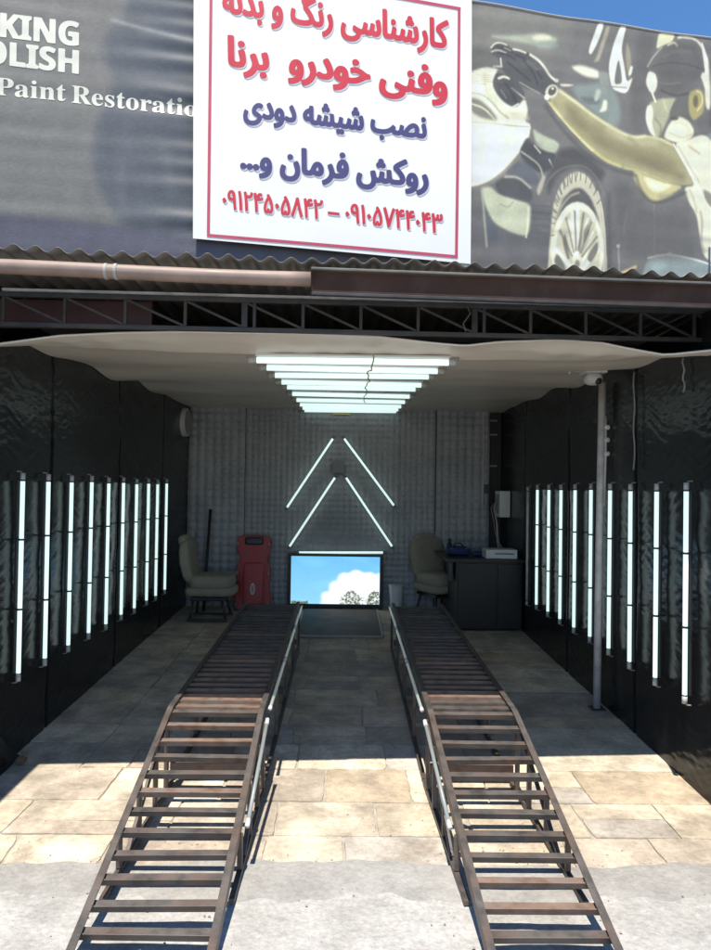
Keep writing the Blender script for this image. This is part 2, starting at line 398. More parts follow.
# ------------------------------------------------------------------ ceiling film
front = [(-60, 352), (0, 344), (60, 336), (120, 333), (180, 332), (300, 334), (380, 337), (430, 343), (465, 346), (500, 342), (560, 340), (600, 343), (630, 350), (654, 355), (680, 351), (711, 346), (760, 344)]
fx_ = []; fz_ = []
for px, py in front:
    p = at(px, py, (0, 3.68, 0), (-KY, 1, 0)); fx_.append(p.x); fz_.append(p.z)
cy_ = [3.68, 3.85, 4.02, 4.25, 4.5, 5.0, 6.05, 7.1, 8.5, 8.7]
cz_ = [2.31, 2.295, 2.272, 2.295, 2.315, 2.345, 2.405, 2.43, 2.465, 2.47]
we_ = [2.20, 2.24, 2.28, 2.33, 2.355, 2.365, 2.405, 2.45, 2.455, 2.46]
wc = Waves(8, (.8, 2.4), (2, 5), 77); wc2 = Waves(8, (2, 6), (6, 14), 78)
def ceil_fn(u, v):
    x = -1.9 + 3.8 * u; t = v ** 1.7; y = 3.68 + (8.55 - 3.68) * t
    zc_ = np.interp(y, cy_, cz_); ze = np.interp(y, cy_, we_); e = np.abs(x / 1.9) ** 3
    z = zc_ * (1 - e) + ze * e
    sw = .30 * np.clip((x - 1.2) / .7, 0, 1) ** 2
    zf = np.interp(x, fx_, fz_); zf = 1.52 + (zf - 1.52) * (1 - sw / 3.78); k = np.clip((y - 3.68) / .17, 0, 1); k = k * k * (3 - 2 * k)
    z = zf * (1 - k) + z * k
    z = z + .007 * wc(x, y) * np.clip((y - 3.7) / .5, 0, 1) + .004 * wc2(x, y) * np.clip((y - 3.7) / .5, 0, 1)
    z = z + .0045 * np.sin(x * 23 + 3 * np.sin(x * 4)) * np.exp(-np.abs(y - 3.85) / .22) * k
    z = z + .03 * e * np.sin(y * 5.2) * np.clip((y - 4) / .5, 0, 1) * np.clip((8 - y) / 1.5, 0, 1)
    return np.stack([x, y + (KY * x - sw) * (1 - t) ** 3, z], 1)
def czat(x, y):
    zc_ = np.interp(y, cy_, cz_); return float(zc_)
cf = empty('ceiling_film', (0, 3.7, 2.3), 'pale stretched plastic film ceiling sagging at its wavy front edge', 'ceiling')
def cfl(u, v):
    P = ceil_fn(u, v); P[:, 1] -= 3.7; P[:, 2] -= 2.3; return P
grid_obj('film', 160, 150, cfl, M['sheet'], cf)
hem = []
for i in range(80):
    x = -1.9 + 3.8 * i / 79; sw = .30 * min(1, max(0, (x - 1.2) / .7)) ** 2; hem.append((x, fy(x, 3.675) - 3.7 - sw, 1.52 + (float(np.interp(x, fx_, fz_)) - 1.52) * (1 - sw / 3.78) - 2.3))
MB().tube(hem, .006, 8).build('hem', M['sheet'], cf, smooth=True)

# ------------------------------------------------------------------ tube lights
TL = 1.17
def make_tube(name, label, group, mt, clips=True, rad=.0128, strip='black_plastic', sw=.016):
    t = empty(name, (0, 0, 0), label, 'tube light', group)     # along local z, wall behind at local +y
    MB().tube([(0, 0, .035), (0, 0, TL - .035)], rad, 14).build('glass_tube', mt, t, smooth=True)
    for z in (0.0, TL):
        s = 1 if z == 0 else -1
        o = MB().tube([(0, 0, z - s * .012), (0, 0, z + s * .026)], rad + .0012, 14).build('end_cap', M['cap'], t, smooth=True)
        MB().tube([(0, .004, z - s * .010), (0, .012, z - s * .020), (0, .034, z - s * .022)], .004, 6).build('pin_wire', M['grey_plastic'], o)
    MB().box((0, .028, TL / 2), (sw, .012, TL - .06), .002).build('mount_strip', M[strip], t)
    if clips:
        for z in (.40, .80):
            MB().tube([(0, 0, z - .006), (0, 0, z + .005)], .0165, 14).box((0, .02, z), (.075, .006, .006)).build('clip', M['black_plastic'], t)
    return t
NL = ['1st', '2nd', '3rd', '4th', '5th', '6th', '7th', '8th', '9th', '10th']
left_px = [23, 49, 72, 92, 109, 124, 137, 149, 158, 167]
right_px = [686, 656.4, 630.7, 609.8, 591, 575, 561, 549, 537.5]
WX = XW - .045
lx = ['nearest the street', 'second from the street end', 'third from the street end', 'fourth from the street end', 'fifth from the street end', 'sixth from the street end', 'fourth from the rear end', 'third from the rear end', 'one before the rearmost', 'rearmost by the pale chair']
rx = ['nearest the street', 'second from the street end', 'third from the street end', 'just behind the white pole', 'fifth from the street end', 'sixth from the street end', 'third from the unlit tube', 'second from the unlit tube', 'right beside the unlit tube']
proto = make_tube('tube_light', None, 'glowing tubes upright on the left wall', M['lamp'])
zt = .385
for i, px in enumerate(left_px):
    o = proto if i == 0 else copy_tree(proto)
    y = at(px, 478, (-WX, 0, 0), (1, 0, 0)).y
    o.location = (-WX, y, zt + random.uniform(-.006, .006) - .012 * (y - 4) / 3 * 0); o.rotation_euler = (0, random.uniform(-.004, .004), R(90))
    o['label'] = 'glowing tube upright on the black left wall, ' + lx[i]
for i, px in enumerate(right_px):
    o = copy_tree(proto); o['group'] = 'glowing tubes upright on the right wall'
    y = at(px, 480, (WX, 0, 0), (1, 0, 0)).y
    o.location = (WX, y, zt + random.uniform(-.006, .006)); o.rotation_euler = (0, random.uniform(-.004, .004), R(-90))
    o['label'] = 'glowing tube upright on the black right wall, ' + rx[i]
o = make_tube('tube_light', 'unlit dull tube upright on the right wall between the black desk and the lit tubes', 'glowing tubes upright on the right wall', M['pole'], False)
o.location = (WX, at(528, 480, (WX, 0, 0), (1, 0, 0)).y, zt - .02); o.rotation_euler = (0, 0, R(-90))
ceil_y = [4.0, 4.5, 5.0, 5.5, 6.0, 6.55, 7.1, 7.6, 8.05, 8.4]
cl = ['nearest the street', 'second one in from the street', 'third one in from the street', 'fourth one in from the street', 'fifth one in from the street', 'fifth one out from the quilted wall', 'fourth one out from the quilted wall', 'third one out from the quilted wall', 'second one out from the quilted wall', 'closest to the quilted wall']
cp = make_tube('tube_light', None, 'glowing tubes across the ceiling', M['lamp'], False, .018, 'white_plastic', .07)  # thicker tube and wide white strip added to imitate glow reflected in the film
for i, y in enumerate(ceil_y):
    o = cp if i == 0 else copy_tree(cp)
    zz = czat(0, y) - .038
    # local z -> world x ; local +y -> world up
    o.matrix_world = Matrix.Translation((.035 + .004 * (y - 4) - TL / 2, y, zz + random.uniform(-.003, .003))) @ Matrix(((0, 0, 1, 0), (1, 0, 0, 0), (0, 1, 0, 0), (0, 0, 0, 1))) @ Matrix.Rotation(random.uniform(-.008, .008) - .0, 4, 'X')
    o['label'] = 'glowing tube across the pale ceiling, ' + cl[i]
# chevrons on the back wall
def wall_tube(a, b, label, group='glowing tubes on the rear wall'):
    A = at(*a, (0, YB - .07, 0), (0, 1, 0)); B = at(*b, (0, YB - .07, 0), (0, 1, 0))
    L = (B - A).length; t = empty('tube_light', (A.x, A.y, A.z), label, 'tube light', group)
    d = (B - A).normalized(); side = d.cross(Vector((0, 1, 0)))
    t.matrix_world = Matrix(((side.x, 0, d.x, A.x), (side.y, 1, d.y, A.y), (side.z, 0, d.z, A.z), (0, 0, 0, 1)))
    MB().tube([(0, 0, .025), (0, 0, L - .025)], .0135, 12).build('glass_tube', M['lamp'], t, smooth=True)
    for z, s in ((0, 1), (L, -1)): MB().tube([(0, 0, z - s * .015), (0, 0, z + s * .025)], .0148, 12).build('end_cap', M['grey_plastic'], t, smooth=True)
    MB().box((0, .028, L / 2), (.02, .016, L - .05), .002).build('mount_strip', M['black_plastic'], t)
wall_tube((286, 509), (334, 437), 'glowing tube on the quilted wall, left arm of the upper chevron')
wall_tube((395, 507), (343, 437), 'glowing tube on the quilted wall, right arm of the upper chevron')
wall_tube((288.5, 548), (336, 476), 'glowing tube on the quilted wall, left arm of the lower chevron')
wall_tube((393, 548), (345, 476), 'glowing tube on the quilted wall, right arm of the lower chevron')
wall_tube((297, 552.5), (385, 552.5), 'glowing tube lying level right above the black framed screen')
o = MB().box((0, 0, 0), (.15, .07, .14), .012).build('junction_box', M['grey_plastic']); o.location = at(338.5, 468, (0, YB - .05, 0), (0, 1, 0))
tag(o, 'small grey box between the two chevrons of tubes on the quilted wall', 'box')
o = MB().box((0, 0, 0), (.22, .012, .018), .003).build('nameplate', M['brass']); o.location = at(341.5, 414, (0, YB - .03, 0), (0, 1, 0))
tag(o, 'tiny brass coloured strip at the top of the quilted wall below the ceiling tubes', 'plate')

# cable along the ceiling under the tubes
pts = []
for i in range(40):
    t = i / 39; y = 3.72 + 3.2 * t; pts.append((.135 + .045 * t + .006 * math.sin(i * 1.3) + .01 * math.sin(i * .5), y, czat(0, max(y, 3.85)) - .064 + .004 * math.sin(i * 1.9)))
tag(MB().tube(pts, .004, 6).build('cable', M['brass']), 'thin brownish cable running along the ceiling across the glowing tubes', 'cable')

# ------------------------------------------------------------------ ramps
def car_ramp(label, xin0, xout0, xin1, xout1, sg):
    # 0 = break of slope, 1 = street end
    yb_, ye, yr = 3.70, 2.36, 6.55; zb = .335; ze = fz(ye) + .02; zr = fz(yr) + .415
    xm = (xin0 + xout0) / 2
    t = empty('car_ramp', (xm, yb_, fz(yb_)), label, 'car ramp', 'pair of steel car ramps'); lo = Vector(t.location)
    def top(edge, y):
        if y <= yb_:
            k = (yb_ - y) / (yb_ - ye); x = (xin0 + (xin1 - xin0) * k) if edge == 'in' else (xout0 + (xout1 - xout0) * k); z = zb + (ze - zb) * k
        else:
            k = (y - yb_) / (yr - yb_); x = xin0 if edge == 'in' else xout0; z = zb + (zr - zb) * k
        return Vector((x, y, z)) - lo
    def bx_rail(e, ya, yb2, nm):
        a, b = top(e, ya), top(e, yb2)
        s = 1 if (e == 'in') == (sg > 0) else -1      # side on which the open lip of the angle lies
        mb = MB(); mb.bar(a, b, .006, .046, .0012)
        mb.bar(a + Vector((s * .012, 0, .0205)), b + Vector((s * .012, 0, .0205)), .029, .006, .0012)
        return mb.build(nm, M['ramp'], t)
    for e in ('in', 'out'):
        bx_rail(e, ye, yb_, 'side_rail'); bx_rail(e, yb_, yr, 'side_rail')
    # rungs: flattened tubes seated between the rails
    def rung(y, mt, w=.034, h=.028):
        a, b = top('in', y), top('out', y)
        s = 1 if b.x > a.x else -1
        sl = (zb - ze) / (yb_ - ye) if y < yb_ else .031
        dz = Vector((0, 0, -.0 if y < yb_ else -.002)); jit = random.uniform(-.003, .003)
        a = a + dz + Vector((s * .004, jit * 1.6, random.uniform(-.003, .003))); b = b + dz + Vector((-s * .004, random.uniform(-.004, .004), random.uniform(-.002, .002)))
        mb = MB(); mb.bar(a + Vector((0, 0, h * .5 - .012)), b + Vector((0, 0, h * .5 - .012)), w, .006, .001, (0, -sl, 1))
        mb.bar(a + Vector((0, -w / 2 + .003, -.006)), b + Vector((0, -w / 2 + .003, -.006)), .006, h, .001, (0, -sl, 1))
        for e_, q_ in ((a, s), (b, -s)):          # weld beads
            for k_ in range(3):
                mb.cushion(e_ + Vector((q_ * random.uniform(.003, .012), random.uniform(-w / 2, w / 2), h * .5 - .008)), (random.uniform(.008, .016), random.uniform(.008, .014), .007), 2.0, 4)
        return mb.build('rung', mt, t)
    n = 13
    for i in range(n): 
        y = ye + .03 + (yb_ - ye - .04) * i / (n - 1)
        rung(y, M['rust'] if (i in (10, 11) and sg < 0) or (i in (2, 3) and sg > 0) or i == 7 and sg < 0 else M['ramp'], random.uniform(.031, .037))
    y = yb_ + .075; k = 0
    while y < yr: rung(y, M['rust'] if k < 3 and sg < 0 or (k % 7 == 2) else M['ramp'], random.uniform(.05, .062)); y += .1; k += 1
    # base rails on the floor, posts, cross bars
    for e in ('in', 'out'):
        def base(y):
            p = top(e, y); return Vector((p.x, y - lo.y, fz(y) + .018 - lo.z))
        mb = MB(); mb.bar(base(2.75), base(yb_ + .1), .024, .022, .003); mb.build('base_rail', M['ramp'], t)
        mb = MB(); mb.bar(base(yb_ + .12), base(yr - .05), .024, .022, .003); mb.build('base_rail', M['ramp'], t)
        for y in (2.95, 3.22, 3.48, 3.68, 4.4, 5.1, 5.8, 6.5):
            a = base(y) + Vector((0, 0, .014)); b = top(e, y) - Vector((0, 0, .02))
            MB().bar(a, b, .022, .022, .003, (0, 1, 0)).build('post', M['ramp'], t)
        a = base(3.05) + Vector((0, 0, .014)); b = top(e, 3.66) - Vector((0, 0, .03))
        MB().bar(a, b, .02, .012, .002).build('brace', M['ramp'], t)
    for y in (3.7, 5.1, 6.5):
        a = top('in', y); b = top('out', y); zz = (fz(y) + .08 - lo.z) if y != 3.7 else fz(y) + .13 - lo.z; s = 1 if b.x > a.x else -1
        MB().bar(Vector((a.x + s * .017, a.y, zz)), Vector((b.x - s * .017, b.y, zz)), .03, .05, .003).build('cross_bar', M['rust'] if y == 3.7 else M['ramp'], t)
    # white tubes along the inner rail
    s = 1 if xout0 > xin0 else -1
    segs = [(2.98, 3.62), (3.76, 4.62), (4.70, 5.56), (5.64, 6.45)]
    for ya, yb2 in segs:
        off = Vector((-s * .026, 0, .0)); a, b = top('in', ya) + off, top('in', yb2) + off
        o = MB().tube([a, b], .0085, 12).build('light_tube', M['lamp_dim'], t, smooth=True)
        for p, q in ((a, b), (b, a)):
            d = (q - p).normalized(); MB().tube([p - d * .02, p + d * .02], .0105, 12).build('end_cap', M['white_plastic'], o, smooth=True)
    return t
car_ramp('steel rung car ramp on the left, sloping down from beside the red creeper board', -.405, -.905, -.420, -.920, -1)
car_ramp('steel rung car ramp on the right, sloping down from beside the black desk', .455, .925, .520, .985, 1)

# pale edged mat between the ramps in front of the screen
mt_ = empty('floor_mat', (-.03, 7.6, fz(7.6)), 'dark brown mat with pale edging on the floor between the ramps below the screen', 'mat')
lo = Vector(mt_.location)
def mp_(x, y, dz=.012): return Vector((x, y, fz(y) + dz)) - lo
MB().bar(mp_(-.03, 7.0), mp_(-.03, 8.3), .84, .014, .003).build('pad', M['mat'], mt_)
MB().bar(mp_(-.46, 6.985, .014), mp_(.40, 6.985, .014), .022, .02, .003).build('edging', M['edge'], mt_)
MB().bar(mp_(.402, 7.0, .014), mp_(.402, 8.3, .014), .022, .02, .003).build('edging', M['edge'], mt_)

# ------------------------------------------------------------------ printed pictures as colour attributes
def poly_sd(X, Y, P):
    P = np.asarray(P, float); d = np.full(X.shape, 1e9); ins = np.zeros(X.shape, bool)
    for i in range(len(P)):
        ax, ay = P[i]; bx, by = P[(i + 1) % len(P)]
        ex, ey = bx - ax, by - ay; L2 = ex * ex + ey * ey + 1e-12
        t = np.clip(((X - ax) * ex + (Y - ay) * ey) / L2, 0, 1)
        d = np.minimum(d, np.hypot(X - ax - t * ex, Y - ay - t * ey))
        c = (ay > Y) != (by > Y)
        with np.errstate(all='ignore'): ins ^= c & (X < ex * (Y - ay) / (by - ay + 1e-12) + ax)
    return np.where(ins, d, -d)
def line_sd(X, Y, P, w):
    P = np.asarray(P, float); d = np.full(X.shape, 1e9)
    for i in range(len(P) - 1):
        ax, ay = P[i]; bx, by = P[i + 1]; ex, ey = bx - ax, by - ay; L2 = ex * ex + ey * ey + 1e-12
        t = np.clip(((X - ax) * ex + (Y - ay) * ey) / L2, 0, 1); d = np.minimum(d, np.hypot(X - ax - t * ex, Y - ay - t * ey))
    return w - d
class Art:
    """paints soft shapes on points (X, Y); conv turns the drawing units of a shape into X, Y; s = one drawing unit in X"""
    def __init__(a, X, Y, base, conv, s): a.X, a.Y, a.conv, a.s = X, Y, conv, s; a.C = np.tile(np.array(base, float), (len(X), 1))
    def blend(a, idx, k, col):
        k = k[:, None]; a.C[idx] = a.C[idx] * (1 - k) + np.array(col, float) * k
    def shape(a, pts, col, soft=1.5, alpha=1.0, line=None):
        soft = soft * 1.0 + .15
        for _ in range(2 if len(pts) < 60 else 0):        # round the corners
            q = []
            n_ = len(pts)
            if line:
                q.append(pts[0])
                for i in range(n_ - 1):
                    (x0, y0), (x1, y1) = pts[i], pts[i + 1]; q += [(x0 * .75 + x1 * .25, y0 * .75 + y1 * .25), (x0 * .25 + x1 * .75, y0 * .25 + y1 * .75)]
                q.append(pts[-1])
            elif n_ > 4 and n_ < 27 or n_ == 4 and _ == 0:
                for i in range(n_):
                    (x0, y0), (x1, y1) = pts[i], pts[(i + 1) % n_]; q += [(x0 * .8 + x1 * .2, y0 * .8 + y1 * .2), (x0 * .2 + x1 * .8, y0 * .2 + y1 * .8)]
            else: break
            pts = q
        P = np.array([a.conv(*p) for p in pts]); m = (soft + (line or 0) + 1) * a.s
        idx = np.nonzero((a.X > P[:, 0].min() - m) & (a.X < P[:, 0].max() + m) & (a.Y > P[:, 1].min() - m) & (a.Y < P[:, 1].max() + m))[0]
        if not len(idx): return
        sd = line_sd(a.X[idx], a.Y[idx], P, line * a.s) if line else poly_sd(a.X[idx], a.Y[idx], P)
        k = np.clip(sd / (soft * a.s) * .5 + .5, 0, 1); k = k * k * (3 - 2 * k) * alpha
        a.blend(idx, k, col)
    def line(a, pts, w, col, soft=1.0, alpha=1.0): a.shape(pts, col, soft, alpha, line=w / 2)
    def ell(a, cx, cy, rx_, ry_, col, soft=1.5, alpha=1.0, tilt=0.0, n=28):
        a.shape([(cx + rx_ * math.cos(q) * math.cos(tilt) - ry_ * math.sin(q) * math.sin(tilt), cy + rx_ * math.cos(q) * math.sin(tilt) + ry_ * math.sin(q) * math.cos(tilt)) for q in [2 * math.pi * i / n for i in range(n)]], col, soft, alpha)
    def lin(a, k=1.0):
        v = np.clip(a.C, 0, 255) / 255; return np.where(v <= .04045, v / 12.92, ((v + .055) / 1.055) ** 2.4) * k

# ------------------------------------------------------------------ big printed banner
BY = R(12); BO = Vector((0, 3.75, 0)); BU = Vector((math.cos(BY), math.sin(BY), 0)); BN = Vector((math.sin(BY), -math.cos(BY), 0))
def b_uv(px, py, off=0.0):
    p = at(px, py, BO + BN * off, BN); d = p - BO
    return d.dot(BU), p.z
tl = b_uv(474.8, 0); tr = b_uv(711, 39.5)
u0b, u1b = -2.9, 2.95
def vtop(u): return tl[1] + (tr[1] - tl[1]) * (u - tl[0]) / (tr[0] - tl[0]) + .004 * np.sin(u * 9)
ULs, URs = b_uv(105, 100)[0], b_uv(197, 100)[0]
wb1 = Waves(10, (1, 4), (25, 75), 5); wb2 = Waves(8, (.8, 3), (1, 5), 6); wb3 = Waves(10, (8, 20), (.5, 4), 8)
def bdisp(u, v):
    k = np.clip((u - ULs) / .35, 0, 1) * np.clip((URs + .25 - u) / .25, 0, 1)
    return .012 * wb2(u, v) + (.0012 + .0048 * k) * wb1(u, v) + .0008 * wb3(u, v)
def uwarp(u): return np.interp(u, [0, .25, .28, .92, 1], [0, .56, .60, .92, 1])
def bfn(u, v):
    U = u0b + (u1b - u0b) * uwarp(u); top = vtop(U); Vv = 2.63 + (top - 2.63) * v; d = bdisp(U, Vv)
    return np.stack([BU.x * U + BN.x * d, BO.y + BU.y * U + BN.y * d, Vv], 1)
def bcol(u, v):  # sun glare on the sheet is painted into the print: blacks become greys
    U = u0b + (u1b - u0b) * uwarp(u); top = vtop(U); Vv = 2.63 + (top - 2.63) * v
    a = Art(U, Vv, (133, 134, 138), lambda x, y: b_uv(x, y), .0057)
    G = (128, 128, 131); D = (112, 113, 117); W = (246, 246, 234)
    # left half: grey field with a dark soft silhouette
    a.shape([(-400, -90), (150, -60), (150, 300), (-400, 300)], (132, 134, 138), 12)
    a.shape([(138, -60), (130, 0), (122, 20), (108, 32), (103, 46), (106, 62), (114, 78), (108, 100), (95, 130), (92, 160), (99, 190), (112, 212), (135, 235), (230, 250), (480, 270), (480, -60)], (110, 116, 128), 6)
    a.shape([(150, 20), (215, 25), (215, 90), (150, 75)], (100, 108, 122), 14, .5)
    a.line([(113, 20), (150, 30), (200, 42)], 3, (172, 176, 182), 3, .75)  # light caught on a wrinkle, painted as a pale line
    a.line([(150, 95), (200, 104)], 2, (150, 155, 163), 3, .5)
    a.shape([(-400, 190), (0, 214), (110, 226), (240, 244), (420, 262), (420, 310), (-400, 300)], (100, 102, 124), 5, .75)
    a.line([(122, 165), (120, 190), (126, 215)], 5, (140, 142, 150), 6, .35); a.line([(166, 150), (172, 195)], 6, (140, 145, 152), 7, .35)
    # right half: car wing, arm of a man polishing
    a.shape([(440, -40), (900, 40), (900, 330), (440, 300)], (137, 137, 140), 5)
    a.shape([(465, -10), (580, 10), (560, 60), (465, 60)], (148, 149, 148), 12, .8)
    a.shape([(470, 190), (560, 200), (560, 300), (465, 300)], (122, 123, 129), 10, .8)
    a.shape([(470, 45), (500, 50), (500, 68), (470, 70)], (128, 128, 130), 6)
    a.shape([(486, 35), (520, 34), (545, 32), (560, 38), (548, 46), (520, 41)], (185, 192, 182), 3)
    a.ell(543, 37, 9, 3.2, (226, 228, 212), 3)
    a.ell(548, 44, 10, 3, (170, 182, 178), 4)
    a.shape([(570, 85), (612, 80), (622, 110), (618, 128), (600, 118), (578, 98)], (152, 163, 164), 4)
    a.shape([(580, 96), (600, 98), (600, 104), (585, 104)], (128, 136, 140), 3)
    a.shape([(571, 66), (582, 64), (600, 70), (600, 78), (585, 76)], (238, 233, 222), 2.5)
    a.shape([(599, 70), (610, 72), (611, 86), (600, 84)], (160, 166, 166), 2)
    a.shape([(604, 99), (608, 100), (607, 111), (599, 112), (602, 107)], (228, 228, 220), 1.6)
    a.shape([(597, 88), (602, 90), (598, 101), (594, 100)], (190, 196, 192), 1.8)
    a.shape([(560, 83), (575, 84), (570, 86), (562, 86)], (215, 216, 208), 1.2)
    a.shape([(599, 22), (605, 22), (600, 38), (592, 54), (589, 51), (594, 36)], W, 1.2)
    a.shape([(607, 25), (611, 26), (604, 48), (600, 60), (594, 62), (599, 52)], (178, 175, 166), 1.6)
    a.shape([(621, 25), (627, 26), (624, 36), (622, 50), (625, 66), (627, 82), (634, 76), (629, 90), (625, 93), (612, 88), (609, 66), (614, 44)], W, 1.2)
    a.shape([(619, 56), (622, 70), (623, 83), (614, 84)], (138, 138, 140), 1.2)
    a.line([(613, 86), (627, 87)], 1.2, (150, 148, 140), .8)
    a.shape([(627, 40), (631, 50), (632, 66), (630, 80), (626, 60)], (170, 166, 156), 1.6)
    a.shape([(631, 65), (634, 66), (632, 74), (629, 75)], W, 1)
    a.shape([(636, 28), (658, 34), (652, 60), (650, 120), (640, 138), (630, 120), (634, 70)], (126, 126, 128), 5, .8)
    a.shape([(659, 31), (675, 34), (672, 42), (664, 45), (656, 49)], (232, 226, 202), 1.5)
    # head with dark cap and respirator
    a.shape([(673, 36), (690, 36), (701, 44), (708, 60), (711, 80), (711, 110), (706, 108), (704, 80)], (226, 226, 216), 1.6)
    a.shape([(649, 68), (653, 56), (662, 46), (674, 43), (679, 38), (694, 40), (702, 50), (706, 64), (704, 74), (700, 82), (696, 92), (688, 98), (676, 100), (664, 99), (655, 94), (652, 84), (656, 74)], (134, 134, 136), 1.6)
    a.line([(668, 45), (674, 42), (677, 46)], 2.2, (215, 212, 200), 1.2)
    a.line([(648, 66), (653, 57), (662, 47)], 1.4, (190, 190, 184), 1.2)
    a.shape([(700, 40), (706, 55), (709, 75), (705, 76), (703, 60)], (245, 244, 234), 1.2)
    a.shape([(702, 72), (705, 74), (703, 80), (700, 77)], (225, 225, 215), 1)
    a.shape([(649, 70), (656, 73), (658, 80), (657, 88), (654, 93), (650, 91), (646, 82)], (240, 236, 222), 1.5)
    a.shape([(660, 98), (678, 97), (672, 108), (668, 120), (662, 132), (657, 140), (650, 128), (646, 114), (650, 102)], (186, 188, 172), 2)
    a.shape([(647, 106), (652, 104), (654, 112), (652, 124), (657, 138), (650, 132), (646, 120)], (235, 235, 222), 1.5)
    a.line([(653, 93), (656, 101)], 2.4, (238, 236, 222), 1)
    a.line([(664, 100), (667, 110)], 2, (208, 208, 180), 2)
    a.shape([(676, 98), (690, 94), (690, 108), (695, 120), (684, 120), (672, 118), (670, 112)], (130, 130, 131), 1.8)
    a.shape([(689, 92), (698, 88), (704, 92), (705, 104), (703, 113), (694, 121), (689, 112)], (182, 176, 140), 1.8)
    a.line([(697, 91), (702, 93), (703, 103), (698, 110)], 1.6, (222, 216, 178), 1)
    a.ell(696, 101, 2.5, 6, (120, 116, 104), 1.6, .8)
    a.shape([(695, 121), (712, 108), (720, 140), (705, 140)], (128, 128, 130), 2)
    a.shape([(673, 119), (681, 116), (690, 121), (695, 130), (693, 137), (680, 143), (664, 138), (667, 128)], (234, 232, 216), 1.8)
    a.ell(675, 118, 4, 2, (112, 110, 106), 1, .8)
    # arm
    a.shape([(634, 168), (650, 174), (668, 182), (684, 186), (672, 194), (655, 202), (646, 197), (639, 188), (633, 178)], (204, 200, 168), 2)
    a.shape([(643, 176), (660, 182), (672, 185), (660, 192), (650, 190)], (242, 240, 216), 3)
    a.line([(646, 197), (655, 202), (672, 194)], 1.6, (190, 186, 150), 1)
    arm = [(558, 88), (575, 100), (590, 112), (605, 122), (620, 131), (634, 136.5), (645, 135), (660, 137), (673, 143), (684, 163), (696, 184), (680, 185), (665, 183), (650, 177), (635, 171), (620, 168), (605, 162), (590, 151), (575, 135), (560, 117), (548, 100)]
    a.shape(arm, (178, 176, 150), 1.4)
    a.shape([(562, 98), (590, 122), (620, 140), (650, 146), (675, 158), (680, 172), (655, 168), (625, 157), (600, 146), (575, 124)], (164, 160, 138), 6, .9)
    a.line([(560, 90), (575, 101), (590, 113), (605, 123), (620, 132), (634, 137.5), (645, 136)], 3, (226, 226, 200), 2.4)
    a.line([(646, 136), (660, 138), (672, 144)], 2.5, (215, 214, 186), 2)
    a.line([(551, 103), (562, 118), (577, 135), (592, 150), (606, 161), (620, 166)], 2.5, (212, 208, 164), 2)
    a.line([(625, 168), (640, 171), (655, 177), (668, 182)], 2, (196, 194, 160), 1.6)
    a.line([(572, 116), (590, 134), (612, 150), (640, 158), (668, 166)], 10, (150, 146, 124), 8, .75)
    a.line([(610, 128), (630, 143), (655, 142)], 6, (196, 196, 176), 6, .7)
    a.line([(640, 160), (660, 168), (682, 176)], 7, (140, 134, 116), 6, .6)
    a.line([(630, 138), (640, 148), (640, 164)], 3, (160, 156, 134), 4, .6)
    a.line([(548, 101), (560, 117), (577, 136), (592, 151)], 1.2, (236, 234, 200), 1.2, .8)
    # shirt
    a.shape([(673, 143), (688, 139), (702, 134), (712, 137), (760, 150), (760, 330), (712, 262), (704, 256), (700, 236), (697, 214), (688, 200), (684, 187), (697, 185)], (226, 226, 214), 1.6)
    a.shape([(706, 134), (715, 132), (760, 150), (760, 160), (716, 144)], (150, 158, 164), 2)
    a.line([(674, 144), (686, 164), (698, 186), (711, 208)], 2, (246, 245, 234), 1.2)
    a.line([(679, 146), (691, 167), (700, 182)], 1, (190, 186, 170), 1.2)
    a.line([(690, 146), (700, 153)], 2, (178, 172, 156), 2, .7)
    a.shape([(703, 188), (714, 194), (714, 210), (706, 200)], (158, 158, 152), 2)
    a.line([(690, 190), (695, 200), (697, 212)], 2.5, (196, 198, 186), 2)
    a.line([(701, 212), (703, 225), (701, 238), (704, 252)], 2.4, (180, 184, 176), 2)
    # buffer disc and bright wing
    a.shape([(465, 76), (472, 71), (484, 67), (498, 68), (496, 74), (492, 84), (498, 96), (508, 105), (516, 108), (525, 98), (528, 112), (524, 121), (531, 125), (528, 140), (518, 154), (506, 168), (492, 180), (474, 187), (460, 187)], (247, 247, 232), 1.8)
    a.shape([(470, 97), (480, 99), (492, 110), (498, 121), (484, 120), (470, 112)], (150, 152, 148), 3)
    a.line([(471, 122), (490, 123), (512, 126), (528, 127)], 1.6, (186, 186, 176), 1.2)
    a.line([(472, 104), (484, 108), (494, 119)], 1.6, (228, 228, 216), 1)
    a.line([(484, 76), (485, 88), (493, 102), (505, 114)], 3, (190, 192, 180), 4, .7)
    a.shape([(496, 72), (508, 74), (520, 84), (526, 95), (515, 108), (504, 102), (495, 91), (493, 82)], D, 1.6)
    a.line([(512, 88), (524, 98)], 1.6, (200, 200, 194), 1); a.line([(513, 107), (518, 104)], 2, (222, 222, 212), 1)
    a.line([(499, 78), (504, 76), (509, 78)], 2.4, (235, 235, 222), 1.2)
    a.line([(472, 188), (488, 185), (504, 172), (520, 156)], 2.2, (150, 150, 146), 1.6)
    a.ell(482, 150, 26, 26, (255, 254, 238), 12, .8); a.line([(470, 135), (500, 140), (520, 138)], 3, (224, 226, 216), 4, .6)
    a.line([(478, 128), (482, 142), (480, 160)], 4, (226, 228, 220), 4, .5); a.line([(500, 128), (505, 142), (498, 160)], 4, (228, 230, 222), 4, .5)
    a.line([(486, 74), (490, 92), (502, 108), (516, 116), (526, 118)], 5, (222, 224, 208), 4, .7)
    a.ell(508, 92, 9, 12, (98, 99, 104), 4, .6, -.5)
